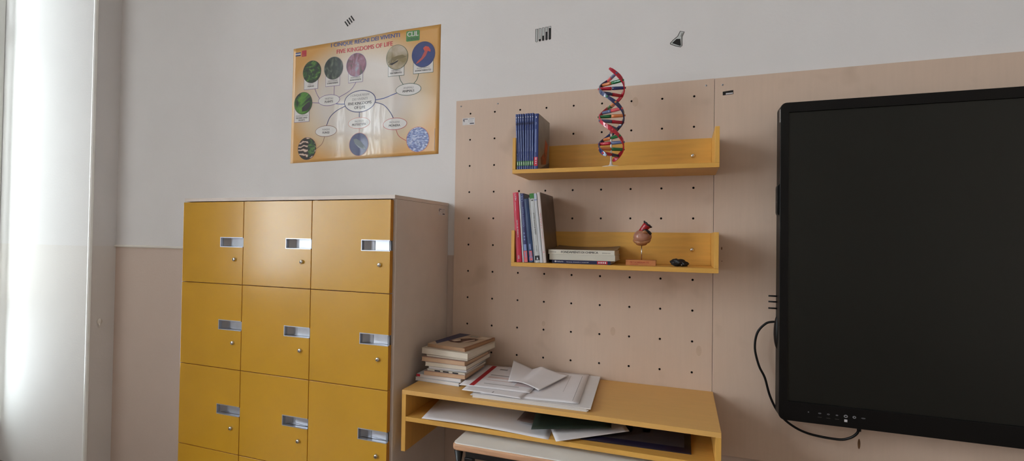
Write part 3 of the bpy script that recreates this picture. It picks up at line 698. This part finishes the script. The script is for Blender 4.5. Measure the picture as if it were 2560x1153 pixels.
# ------------------------------------------------------------------ white table under the desk
tb = thing('school_table', 'white topped school table with beech edge and black frame under the desk', 'table', (.577, -.259, 0))
tx, ty = .405, .235
def rr_rect(w, d, r, n=6):
    out = []
    for cx, cy, a0 in ((w-r, d-r, 0), (-w+r, d-r, PI/2), (-w+r, -d+r, PI), (w-r, -d+r, 1.5*PI)):
        out += [(cx+r*math.cos(a0+PI/2*k/n), cy+r*math.sin(a0+PI/2*k/n)) for k in range(n+1)]
    return out
MB().prism(rr_rect(tx-.004, ty-.004, .016), .7822, .7860, lambda u, v, t: (u, v, t)).build('table_top', M['table_white'], tb, bevel=.0008)
MB().prism(rr_rect(tx, ty, .018), .7605, .7832, lambda u, v, t: (u, v, t)).build('edge_band', M['beech'], tb, bevel=.007, seg=4)
def rail(n, *a): MB().box(*a).build(n, M['black_steel'], tb, bevel=.002)
for sy in (-1, 1): rail('rail', -tx+.046, tx-.046, sy*(ty-.026)-.011, sy*(ty-.026)+.011, .736, .7602)
for sx in (-1, 1): rail('rail', sx*(tx-.059)-.013, sx*(tx-.059)+.013, -ty+.038, ty-.038, .736, .7602)
for sx in (-1, 1): rail('upright', sx*(tx-.059)-.016, sx*(tx-.059)+.016, -ty+.013, -ty+.036, .10, .7358)
for sx in (-1, 1):
    for sy in (-1, 1):
        MB().cyl((0, 0, 0), (0, 0, .718), .0095, n=16).cyl((0, 0, .718), (0, 0, .7603), .0095, .0165, n=16).build('leg', M['black_steel'], tb, (sx*(tx-.0195), sy*(ty-.0195), 0))

# ------------------------------------------------------------------ yellow lockers
LX0, LX1, LYF = -1.226, -.1135, -.418
lk = thing('locker_cabinet', 'tall grey locker cabinet with yellow doors standing against the wall', 'locker', ((LX0+LX1)/2, LYF/2, 0))
lo = lk.location.copy()
def lbox(m, x0, x1, y0, y1, z0, z1, mi=0): return m.box(x0-lo.x, x1-lo.x, y0-lo.y, y1-lo.y, z0, z1, mi)
ys = .0185
m = MB(); lbox(m, LX0, LX0+.018, LYF, ys, .0, 1.6405); m.build('side_panel', M['grey_body'], lk, bevel=.0008)
m = MB(); lbox(m, LX1-.018, LX1, LYF, ys, .0, 1.6405); m.build('side_panel', M['grey_body'], lk, bevel=.0008)
m = MB(); lbox(m, LX0, LX1, LYF-.012, ys, 1.6412, 1.6560); m.build('top_panel', M['grey_body'], lk, bevel=.0008)
xe = [-1.2222, -.8600, -.4962, -.1243]; ze = [1.6385, 1.2785, .9120, .5520, .1880]
m = MB(); lbox(m, LX0+.0182, LX1-.0182, ys-.012, ys-.002, .10, 1.6405)
for x in xe[1:3]: lbox(m, x-.008, x+.008, LYF+.0005, ys-.013, .10, 1.6405)
for z in ze[1:]: lbox(m, LX0+.0182, LX1-.0182, LYF+.001, ys-.013, z-.008, z+.008)
lbox(m, LX0+.0182, LX1-.0182, LYF+.002, ys-.013, .02, .10)
m.build('carcass', M['grey_body'], lk)
YD0, YD1 = LYF-.0205, LYF-.0008
for r in range(4):
    for c in range(3):
        x0, x1, z1, z0 = xe[c]+.0014, xe[c+1]-.0014, ze[r]-.0014, ze[r+1]+.0014
        hx = x1-.1275; hz1 = z1-.1570; hz0 = hz1-.0380
        m = MB()
        out = [(x0, z0), (x1, z0), (x1, hz0), (hx, hz0), (hx, hz1), (x1, hz1), (x1, z1), (x0, z1)]
        q = [(u-lo.x, v) for u, v in out]; n = len(q)
        vf = [(u, YD0-lo.y, v) for u, v in q]; vb = [(u, YD1-lo.y, v) for u, v in q]
        m.add(vf+vb, [(0, 1, 2, 3), (0, 3, 4, 7), (7, 4, 5, 6)], 0)
        m.add(vf+vb, [(n+3, n+2, n+1, n), (n+7, n+4, n+3, n), (n+6, n+5, n+4, n+7)], 0)
        m.add(vf+vb, [((k+1) % n, k, n+k, n+(k+1) % n) for k in range(n)], 1)
        d = m.build('door', [M['yellow'], M['yellow_edge']], lk, bevel=.0009)
        d.data.name = 'door'
        # recessed grey pull, open towards the door's right edge
        h = MB(); f_ = .0028; a = hx-lo.x; b = x1-lo.x-.0003; yf = YD0-lo.y
        h.box(a-f_, b, yf-.0012, yf+.014, hz1-.0002, hz1+f_); h.box(a-f_, b, yf-.0012, yf+.014, hz0-f_, hz0+.0002); h.box(a-f_, a+.0004, yf-.0012, yf+.014, hz0, hz1)
        prof = [(a, .0140), (a+.020, .0340), (a+.034, .0340), (a+.046, .0230), (b-.016, .0190), (b-.004, .0130), (b+.0012, .0060)]
        for (u0, d0), (u1, d1) in zip(prof, prof[1:]):
            h.quad((u0, yf+d0, hz0), (u1, yf+d1, hz0), (u1, yf+d1, hz1), (u0, yf+d0, hz1), 0)
            h.quad((u0, yf+d0+.001, hz0), (u0, yf+d0+.001, hz1), (u1, yf+d1+.001, hz1), (u1, yf+d1+.001, hz0), 0)
        for zq in (hz0, hz1):
            h.add([(u, yf+dd, zq) for u, dd in prof]+[(b, yf, zq), (a, yf, zq)], [list(range(9))], 0)
        h.build('handle', M['steel'], d)
        lc = MB().lathe([(0, .0085), (.0062, .0082), (.0078, .0068), (.0084, .004), (.0092, .0012), (.0092, 0)], n=24).box(-.0011, .0011, -.0032, .0032, .0083, .0090, 1)
        lc.build('lock', [M['chrome'], M['dark']], d, ((x1-.0445)-lo.x, yf, z1-.2500), rot=(PI/2, 0, 0))
m = MB(); q = MB()
inv_sticker(q, 0, .062, 0, .032, 0)
m.v = [(LX1+.0004-v[1]-lo.x, -.0790+v[0]-lo.y, 1.5955+v[2]) for v in q.v]; m.f = q.f; m.m = q.m; m.sm = q.sm
m.build('asset_sticker', [M['sticker'], M['ink'], M['grey_print'], M['pink_print']], lk)

# ------------------------------------------------------------------ black screen
TX0, TX1, TZ0, TZ1, TYF, TYB = 1.2440, 3.150, .8760, 1.9885, -.100, -.034
tv = thing('interactive_display', 'large black wall-mounted display screen on the plywood board', 'screen', ((TX0+TX1)/2, (TYF+TYB)/2, TZ0))
to = tv.location.copy(); w2 = (TX1-TX0)/2; hh = TZ1-TZ0; yf = TYF-to.y; yb = TYB-to.y
def rrect(x0, x1, z0, z1, r, n=6):
    out = []
    for cx, cz, a0 in ((x1-r, z1-r, 0), (x0+r, z1-r, PI/2), (x0+r, z0+r, PI), (x1-r, z0+r, 1.5*PI)):
        out += [(cx+r*math.cos(a0+PI/2*k/n), cz+r*math.sin(a0+PI/2*k/n)) for k in range(n+1)]
    return out
o1 = rrect(-w2, w2, 0, hh, .020); i1 = rrect(-w2+.0265, w2-.0265, .0675, hh-.0350, .003); n = len(o1)
m = MB()
m.add([(u, yf, v) for u, v in o1]+[(u, yf, v) for u, v in i1], [(k, (k+1) % n, n+(k+1) % n, n+k) for k in range(n)], 0)
m.add([(u, yf, v) for u, v in i1]+[(u, yf+.006, v) for u, v in i1], [(k, (k+1) % n, n+(k+1) % n, n+k) for k in range(n)], 0)
m.add([(u, yf, v) for u, v in o1]+[(u, yb, v) for u, v in o1], [((k+1) % n, k, n+k, n+(k+1) % n) for k in range(n)], 0)
m.add([(u, yb, v) for u, v in o1], [list(range(n))[::-1]], 0)
m.build('frame', M['black_plastic'], tv, bevel=.0015)
MB().box(-w2+.0264, w2-.0264, yf+.0055, yf+.009, .0674, hh-.0349).build('screen_glass', M['screen'], tv)
MB().box(-.35, .35, yb, .0-to.y-.0006, .30, .80).build('wall_mount', M['black_steel'], tv)
MB().box(-w2-.0012, -w2+.002, yf+.002, yf+.010, hh-.068, hh-.022).build('silver_glint_strip', M['silver'], tv)  # short bright piece of the silver edge, shaped to stand for its glint
MB().prism([(0, .112), (-.0075, .104), (-.0085, .096), (-.0085, .010), (-.0065, .002), (0, 0)], .012, .040, lambda u, v, t: (-w2+.001+u, yf+t, .716+v)).build('side_grip', M['black_plastic'], tv, bevel=.001)
for z in (.4255, .4050, .3815): MB().cyl((-w2+.004, yf+.045, z), (-w2-.0275, yf+.045, z), .0030, n=12).build('antenna_rod', M['black_plastic'], tv)
MB().ball((-w2+.002, yf+.045, .288), (.0125, .016, .070), 16, 14, fn=lambda d: 1-.25*max(0, -d.z)).build('side_hub', M['black_plastic'], tv)
icons = [(1.335, .0020, .0020), (1.3685, .0045, .0022), (1.3940, .0040, .0022), (1.4190, .0035, .0020), (1.4445, .0060, .0050), (1.4690, .0050, .0045), (1.4945, .0060, .0018)]
for k, (x, rx, rz) in enumerate(icons):
    m = MB()
    m.ring(x-to.x, yf-.0004, .0375, rx, rz, min(rx, rz)*.55, 0, 16)
    if k in (1, 2, 3): m.rect(x-to.x-.006, x-to.x+.006, .0235, .0250, yf-.0004, 1)
    if k == 4: m.rect(1.4445-.0045-to.x, 1.4445+.0045-to.x, .0185, .0270, yf-.0006, 2)
    m.build('button_icon', [M['icon'], M['grey_vinyl'], M['led_label']], tv)
cb = thing('usb_cable', 'thin black cable looping from the screen side back to its bottom edge', 'cable', (1.24, -.05, 1.05))
pts = [(1.246, -.052, 1.206), (1.232, -.052, 1.208), (1.209, -.048, 1.199), (1.183, -.042, 1.163), (1.176, -.036, 1.105), (1.190, -.034, 1.042), (1.210, -.033, .999), (1.227, -.033, .935), (1.254, -.033, .880), (1.293, -.035, .842), (1.349, -.040, .819), (1.430, -.055, .817), (1.464, -.066, .830), (1.484, -.074, .852), (1.489, -.078, .8745)]
MB().tube([p-cb.location for p in curve(pts, 6)], .0041, 10).build('cord', M['black_plastic'], cb)
MB().cyl((1.489-1.24, -.028, .862-1.05), (1.489-1.24, -.028, .8758-1.05), .0062, n=12).build('plug', M['black_plastic'], cb)

# ------------------------------------------------------------------ poster
PB = mat('poster_paper', '#d49a4e', .45, coat=.45, coat_rough=.06, bump=.035, bscale=9, stretch=(3.2, 1, 1.1))
N_ = PB.node_tree.nodes; L_ = PB.node_tree.links; bs = N_['Principled BSDF']
tc = N_.new('ShaderNodeTexCoord'); mp = N_.new('ShaderNodeMapping'); mp.inputs['Scale'].default_value = (2.05, 1, 2.9)
L_.new(tc.outputs['Object'], mp.inputs['Vector']); gr = N_.new('ShaderNodeTexGradient'); gr.gradient_type = 'SPHERICAL'; L_.new(mp.outputs[0], gr.inputs['Vector'])
rp = N_.new('ShaderNodeValToRGB'); e = rp.color_ramp.elements
e[0].position = .02; e[0].color = (*lin('#d69f52'), 1); e[1].position = .50; e[1].color = (*lin('#dad0c8'), 1)
e.new(.24).color = (*lin('#d8bf9c'), 1)
L_.new(gr.outputs['Fac'], rp.inputs['Fac']); L_.new(rp.outputs['Color'], bs.inputs['Base Color'])
ink = lambda n, c: mat('poster_'+n, c, .45, var=.03, coat=.35, coat_rough=.08)
PM = [PB, ink('blue', '#3d4f8f'), ink('red', '#c4323c'), ink('green', '#4d8a45'), ink('white', '#e2dedb'), ink('purple', '#7d6596'), ink('navy', '#2b3168'), ink('dark_green', '#3c5a4a'), ink('brown', '#8a6450'), ink('pink', '#c77f72'), ink('crimson', '#b84a46'), ink('black', '#2a2528'), ink('grey', '#8a8588'),
      ramp_mat('fern_photo', [(.35, '#0d1a0b'), (.5, '#1f3f17'), (.62, '#4b7a2c'), (.75, '#7f9a4c')], 22, stretch=(1, 1, 1.5), distort=1.5),
      ramp_mat('conifer_photo', [(.35, '#101811'), (.5, '#28352b'), (.62, '#55604f'), (.75, '#8a9384')], 26, stretch=(1.6, 1, .8), distort=.6),
      ramp_mat('shrub_photo', [(.36, '#43362c'), (.47, '#7c3f55'), (.56, '#99627a'), (.68, '#a3a9bb')], 16, stretch=(1.8, 1, .7), distort=.8),
      ramp_mat('moss_photo', [(.40, '#12160c'), (.48, '#31501c'), (.55, '#4f8a26'), (.72, '#78a83c')], 10, distort=1.2),
      ramp_mat('reptile_photo', [(.35, '#8a7a50'), (.5, '#b5a58e'), (.65, '#d0c6ba')], 9),
      ramp_mat('sea_photo', [(.35, '#24306a'), (.55, '#2f3f80'), (.7, '#35506e')], 6),
      ramp_mat('bracket_photo', [(.35, '#1d110d'), (.55, '#4a2e22'), (.72, '#9d6f5c'), (.9, '#d9c3b2')], 13, kind='wave', distort=9),
      ramp_mat('bacteria_photo', [(.25, '#38488e'), (.45, '#5e74b4'), (.6, '#8c9dcc'), (.8, '#b9c2de')], 95, kind='voronoi', stretch=(1.0, 1, 2.2)),
      ink('coral', '#c8402f'), ink('cell', '#5f6872'), ink('lizard', '#7a6a45')]
BLUE, RD, GN, WT, PU, NV, DGN, BR, PK, CRM, BK, GY, FERN, CONI, SHR, MOSS, REPT, SEA, BRK, BAC, COR, CELL, LIZ = range(1, 24)
pox, poz, poy = -.6135, 2.192, YW
po = MB(); nx, nz = 44, 30
cn = [(-1.0565, 1.8775), (-.1715, 1.8905), (-.1695, 2.5085), (-1.0505, 2.4915)]
def pp(u, v):
    a = Vector(cn[0]).lerp(Vector(cn[1]), u); b = Vector(cn[3]).lerp(Vector(cn[2]), u); q = a.lerp(b, v)
    return q
def ybulge(x, z):   # the laminated sheet does not lie quite flat on the wall: a centre fold and a swelling right of it
    u = x-pox
    if u < 0: h = .0001
    elif u < .18: h = .0001+.034*u+.08*u*u
    else: h = .00901*max(0, 1-(u-.18)/.262)**1.4
    return -.0003-h
vs = []
for j in range(nz+1):
    for i in range(nx+1):
        q = pp(i/nx, j/nz); vs.append((q.x-pox, ybulge(q.x, q.y), q.y-poz))
K = nx+1
po.add(vs, [(j*K+i, j*K+i+1, (j+1)*K+i+1, (j+1)*K+i) for j in range(nz) for i in range(nx)], 0, True)
def drape(before, off):
    for k in range(before, len(po.v)):
        x, y, z = po.v[k]; po.v[k] = (x, ybulge(x+pox, z+poz)-off+y, z)
def ins(fn, off):
    k = len(po.v); fn(); drape(k, off)
X = lambda x: x-pox
Z = lambda z: z-poz
def ln(pts, w, mi): ins(lambda: po.line([(X(p.x), Z(p.y)) for p in [Vector((q[0], q[1])) for q in curve([(a, b, 0) for a, b in pts], 6)]], w, 0, mi), .0004)
def tx_(s_, x, z, w, h, mi, off=.0014, bold=0.): ins(lambda: po.text(s_, lambda a, b: (X(x)+a, 0, Z(z)+b), w=w, h=h, mi=mi, bold=bold), off)
def ell(x, z, rx, rz, cm, w=.003, off=.0007):
    ins(lambda: po.disc(X(x), 0, Z(z), rx, rz, cm, 40, 8), off); ins(lambda: po.disc(X(x), 0, Z(z), rx-w, rz-w, WT, 40, 8), off+.0003)
# links first, then cards, then pictures and ovals
for pts, w, c in (([(-.769, 2.176), (-.74, 2.171), (-.70, 2.169)], .004, BLUE), ([(-.53, 2.174), (-.47, 2.179), (-.39, 2.20)], .004, BLUE), ([(-.53, 2.164), (-.477, 2.145), (-.438, 2.108), (-.412, 2.065)], .004, NV),
    ([(-.705, 2.16), (-.762, 2.139), (-.804, 2.107), (-.827, 2.06)], .004, NV), ([(-.623, 2.125), (-.623, 2.085)], .004, NV), ([(-.907, 2.27), (-.889, 2.233), (-.868, 2.205)], .003, PU), ([(-.780, 2.272), (-.781, 2.215)], .003, PU),
    ([(-.645, 2.277), (-.681, 2.237), (-.752, 2.206)], .003, PU), ([(-.93, 2.194), (-.87, 2.186)], .003, PU), ([(-.391, 2.286), (-.383, 2.26), (-.364, 2.232)], .003, DGN), ([(-.283, 2.286), (-.293, 2.255), (-.314, 2.232)], .003, DGN),
    ([(-.834, 2.012), (-.852, 1.972), (-.895, 1.944)], .003, BR), ([(-.403, 2.02), (-.385, 1.985), (-.34, 1.958)], .003, CRM), ([(-.622, 2.042), (-.622, 2.01)], .0025, PK)): ln(pts, w, c)
for x0, x1, z0, z1, c in ((-.974, -.886, 2.266, 2.34, PU), (-.834, -.748, 2.270, 2.34, PU), (-.692, -.608, 2.276, 2.34, PU), (-1.034, -.939, 2.096, 2.17, PU), (-.451, -.364, 2.283, 2.36, DGN), (-.312, -.208, 2.284, 2.36, DGN)):
    ins(lambda: po.rectn(X(x0)-.002, X(x1)+.002, Z(z0)-.002, Z(z1), 0, c), .0005); ins(lambda: po.rectn(X(x0), X(x1), Z(z0), Z(z1), 0, WT), .0008)
for x, z, r, c, pm_ in ((-.925, 2.356, .0595, BK, FERN), (-.787, 2.361, .0600, GY, CONI), (-.647, 2.364, .0605, PU, SHR), (-.979, 2.194, .0595, BK, MOSS), (-.404, 2.373, .0615, DGN, REPT), (-.260, 2.373, .0625, NV, SEA), (-.948, 1.952, .0595, BK, BRK), (-.622, 1.958, .0590, PK, NV), (-.283, 1.964, .0615, CRM, BAC)):
    ins(lambda: po.disc(X(x), 0, Z(z), r, r, c, 40, 6), .0010); ins(lambda: po.disc(X(x), 0, Z(z), r-.002, r-.002, pm_, 40, 6), .0013)
def blob(pts, mi, off=.0016): ins(lambda: po.add([(X(a), 0, Z(b)) for a, b in pts], [list(range(len(pts)))], mi), off)
# jellyfish, lizard, paramecium, moss shadow
blob([(-.262, 2.402), (-.250, 2.412), (-.232, 2.407), (-.222, 2.392), (-.222, 2.382), (-.238, 2.388), (-.252, 2.386)], COR)
blob([(-.252, 2.390), (-.236, 2.388), (-.246, 2.366), (-.262, 2.350), (-.286, 2.334), (-.300, 2.330), (-.290, 2.342), (-.270, 2.358)], CRM)
blob([(-.455, 2.352), (-.430, 2.372), (-.40, 2.380), (-.372, 2.382), (-.352, 2.372), (-.372, 2.366), (-.40, 2.364), (-.420, 2.352), (-.44, 2.344)], LIZ)
blob([(-.448, 2.343), (-.42, 2.348), (-.395, 2.358), (-.40, 2.35), (-.43, 2.336)], BK, .0018)
blob([(-.655, 1.984), (-.640, 1.988), (-.612, 1.975), (-.590, 1.952), (-.578, 1.930), (-.596, 1.934), (-.622, 1.942), (-.645, 1.962)], CELL)
ln([(-.655, 1.984), (-.640, 1.989), (-.612, 1.977), (-.590, 1.954), (-.577, 1.930)], .002, GY)
blob([(-.950, 2.002), (-.922, 1.999), (-.900, 1.982), (-.892, 1.955), (-.900, 1.925), (-.922, 1.905), (-.945, 1.900), (-.936, 1.925), (-.945, 1.955), (-.936, 1.978)], FERN)
blob([(-.985, 2.150), (-.955, 2.152), (-.935, 2.172), (-.928, 2.195), (-.945, 2.198), (-.962, 2.188), (-.985, 2.170)], BK)
for x, z, rx, rz, c, l1, l2, w1, w2_ in ((-.812, 2.197, .0685, .0295, PU, 'VEGETALI', 'PLANTS', .052, .050), (-.338, 2.210, .0695, .0300, DGN, 'ANIMALI', 'ANIMALS', .054, .064), (-.827, 2.037, .0685, .0295, BR, 'FUNGHI', 'FUNGI', .044, .042), (-.623, 2.066, .0670, .0290, PK, 'PROTISTI', 'PROTOCTISTA', .052, .084), (-.410, 2.046, .0680, .0300, CRM, 'MONERE', 'MONERA', .056, .062)):
    ell(x, z, rx, rz, c, .0026); tx_(l1, x, z+.0085, w1, .0095, GY); tx_(l2, x, z-.0075, w2_, .0110, BK, bold=.010)
ell(-.620, 2.176, .0965, .0565, NV, .0042)
for s_, z, w, h, c, bo in (('I CINQUE REGNI', 2.207, .112, .0125, GY, 0), ('DEI VIVENTI', 2.187, .092, .0125, GY, 0), ('FIVE KINGDOMS', 2.166, .142, .0145, BK, .010), ('OF LIFE', 2.145, .066, .0145, BK, .010)): tx_(s_, -.620, z, w, h, c, bold=bo)
tx_('I CINQUE REGNI DEI VIVENTI', -.5975, 2.4795, .414, .0235, BLUE, .0008, bold=.012)
tx_('FIVE KINGDOMS OF LIFE', -.5985, 2.4440, .340, .0215, RD, .0008, bold=.014)
ins(lambda: po.add([(X(-.3185)+u, 0, Z(2.4695)+v) for u, v in rrect(-.0365, .0365, -.0255, .0255, .006)], [list(range(28))], GN), .0006)
tx_('CLIL', -.3185, 2.4785, .060, .0230, WT, bold=.01); tx_('SCIENZE', -.3185, 2.4545, .058, .0110, DGN, bold=.01)
ins(lambda: po.rect(X(-.995), X(-.964), Z(2.4430), Z(2.4755), 0, RD), .0006); tx_('libri', -.9795, 2.4500, .020, .0050, PK)
for k, c in enumerate((NV, WT, BLUE)): ins(lambda: po.rect(X(-1.036), X(-1.002), Z(2.4490+.0065*k), Z(2.4555+.0065*k), 0, c), .0006)
for s1, s2, x, z, w1, w2_ in (('FELCI', 'FERNS', -.930, 2.286, .03, .04), ('GIMNOSPERME', 'GYMNOSPERMS', -.791, 2.290, .060, .068), ('ANGIOSPERME', 'ANGIOSPERMS', -.650, 2.294, .060, .068), ('VERTEBRATI', 'VERTEBRATES', -.408, 2.302, .050, .066), ('INVERTEBRATI', 'INVERTEBRATES', -.260, 2.302, .066, .084)):
    tx_(s1, x, z+.0055, w1, .0065, GY); tx_(s2, x, z-.0060, w2_, .0075, BK, bold=.010)
tx_('MUSCHI E EPATICHE', -.986, 2.1280, .078, .0062, GY); tx_('MOSSES AND', -.986, 2.1165, .074, .0080, BK, bold=.010); tx_('WORTS', -.986, 2.1045, .042, .0080, BK, bold=.010)
ins(lambda: po.rect(X(-.1935), X(-.1920), Z(1.907), Z(2.012), 0, GY), .0010)
ins(lambda: po.disc(X(-.6085), 0, Z(2.4915), .0028, .0028, BK, 10), .0008)
o = po.build('poster', PM, loc=(pox, poy, poz))
tag(o, 'laminated orange FIVE KINGDOMS OF LIFE poster on the wall above the lockers', 'poster')
so = o.modifiers.new('thickness', 'SOLIDIFY'); so.thickness = .0002; so.offset = -1

# ------------------------------------------------------------------ vinyl wall stickers
def wsticker(label, x, z, build, mats):
    m = MB(); build(m); o = m.build('wall_sticker', mats, loc=(x, YW-.0008, z)); return tag(o, label, 'sticker')
def st_dna(m):
    for k, (cx, cz) in enumerate(((-.0185, -.0125), (-.0060, -.0045), (.0065, .0030), (.0185, .0110))):
        m.line([(cx-.0102, cz+.0135), (cx+.0102, cz-.0135)], .0072, 0, 0)
wsticker('small sticker of four slanted black bars above the poster', -.6935, 2.5945, st_dna, [M['black_vinyl']])
def st_tubes(m):
    for k in range(5):
        x = -.030+.0150*k; top = .026+.0012*k; bot = -.0285+.0008*k
        m.line([(x-.0045, top), (x-.0045, bot), (x, bot-.003), (x+.0045, bot), (x+.0045, top)], .0016 if k else .0022, 0, 0)
        m.line([(x-.0055, top), (x+.0055, top)], .0014, 0, 0)
        m.rect(x-.0040, x+.0040, bot, top, .0002, 1)
        lv = (0, .14, .36, .62, .86)[k]
        if lv: m.rect(x-.0040, x+.0040, bot-.0015, bot+(top-bot)*lv, -.0003, 0)
wsticker('black sticker of five test tubes filled to rising levels', .3355, 2.3965, st_tubes, [M['black_vinyl'], M['clear_vinyl']])
def st_flask(m):
    S_ = lambda px, py: ((px-440)/1153*80/660*1.0, -(py-530)/1153*80/660*1.04-.10*(px-440)/1153*80/660)
    out = [S_(*p) for p in [(185, 690), (300, 560), (455, 430), (545, 245), (690, 270), (605, 450), (612, 780), (565, 825), (400, 790), (200, 715)]]
    cx = sum(p[0] for p in out)/10; cz = sum(p[1] for p in out)/10
    m.add([(a, .0002, b) for a, b in out], [[0, 9, 8, 7, 6, 5, 4, 3, 2, 1]], 1)
    m.line(out+[out[0]], .0030, 0, 2)
    liq = [S_(*p) for p in [(250, 680), (415, 525), (550, 525), (575, 770), (540, 785)]]
    m.add([(a, -.0003, b) for a, b in liq], [[0, 4, 3, 2, 1]], 0)
    m.line([S_(570, 440), S_(620, 310)], .0022, -.0003, 2)
wsticker('black and grey sticker of a tilted conical flask', .8945, 2.3060, st_flask, [M['black_vinyl'], M['clear_vinyl'], M['grey_vinyl']])

# ------------------------------------------------------------------ daylight
def area(name, loc, rot, sx, sy, power, c, spread=PI):
    l = bpy.data.lights.new(name, 'AREA'); l.shape = 'RECTANGLE'; l.size = sx; l.size_y = sy; l.energy = power; l.color = c; l.spread = spread
    o = bpy.data.objects.new(name, l); COL.objects.link(o); o.location = loc; o.rotation_euler = rot; return o
area('daylight', (-3.62, -2.80, 2.15), (0, -PI/2, 0), 2.5, 1.5, 245, (.93, .97, 1.05))
area('daylight', (-3.62, -4.88, 2.3), (0, -PI/2, 0), 2.4, 1.35, 370, (.93, .97, 1.05))
area('skylight', (-4.15, -3.0, 3.9), (0, -PI/2+.5, 0), 1.6, 1.5, 250, (.92, .97, 1.06))
area('daylight_window_upper', (-3.43, -.255, 2.2), (0, -PI/2, 0), 2.5, .10, 31, (.93, .97, 1.0))
area('daylight_window_lower', (-3.43, -.255, .65), (0, -PI/2, 0), .6, .10, 9, (.85, .92, 1.0))
w = bpy.data.worlds.new('sky'); S.world = w; w.use_nodes = True
nt = w.node_tree; N_ = nt.nodes; L_ = nt.links; bg = N_['Background']
g = N_.new('ShaderNodeTexCoord'); n1 = N_.new('ShaderNodeTexNoise'); n1.inputs['Scale'].default_value = 9; n1.inputs['Detail'].default_value = 6; L_.new(g.outputs['Generated'], n1.inputs['Vector'])
rp = N_.new('ShaderNodeValToRGB'); e = rp.color_ramp.elements; e[0].position = .42; e[0].color = (.10, .14, .07, 1); e[1].position = .58; e[1].color = (.9, .95, 1, 1)
L_.new(n1.outputs['Fac'], rp.inputs['Fac']); L_.new(rp.outputs['Color'], bg.inputs['Color']); bg.inputs['Strength'].default_value = .6

# ------------------------------------------------------------------ camera
cam = bpy.data.cameras.new('camera'); co = bpy.data.objects.new('camera', cam); COL.objects.link(co)
cam.sensor_fit = 'HORIZONTAL'; cam.sensor_width = 36; cam.lens = 36*1207.1247/2560; cam.clip_start = .02
yaw, pitch, roll = .337155, .01412839, .01437591
cy, sy, cp, sp, cr, sr = math.cos(yaw), math.sin(yaw), math.cos(pitch), math.sin(pitch), math.cos(roll), math.sin(roll)
fwd = Vector((-sy*cp, cy*cp, sp)); right = Vector((cy, sy, 0)); up = right.cross(fwd)
r2 = right*cr+up*sr; u2 = up*cr-right*sr
R = Matrix((r2, u2, -fwd)).transposed().to_4x4()
co.matrix_world = Matrix.Translation((.91646215, -2.01601634, 1.49994502)) @ R
S.camera = co
S.view_settings.view_transform = 'Standard'; S.view_settings.look = 'None'; S.view_settings.gamma = 1; S.view_settings.use_curve_mapping = False
S.view_settings.exposure = 0.0
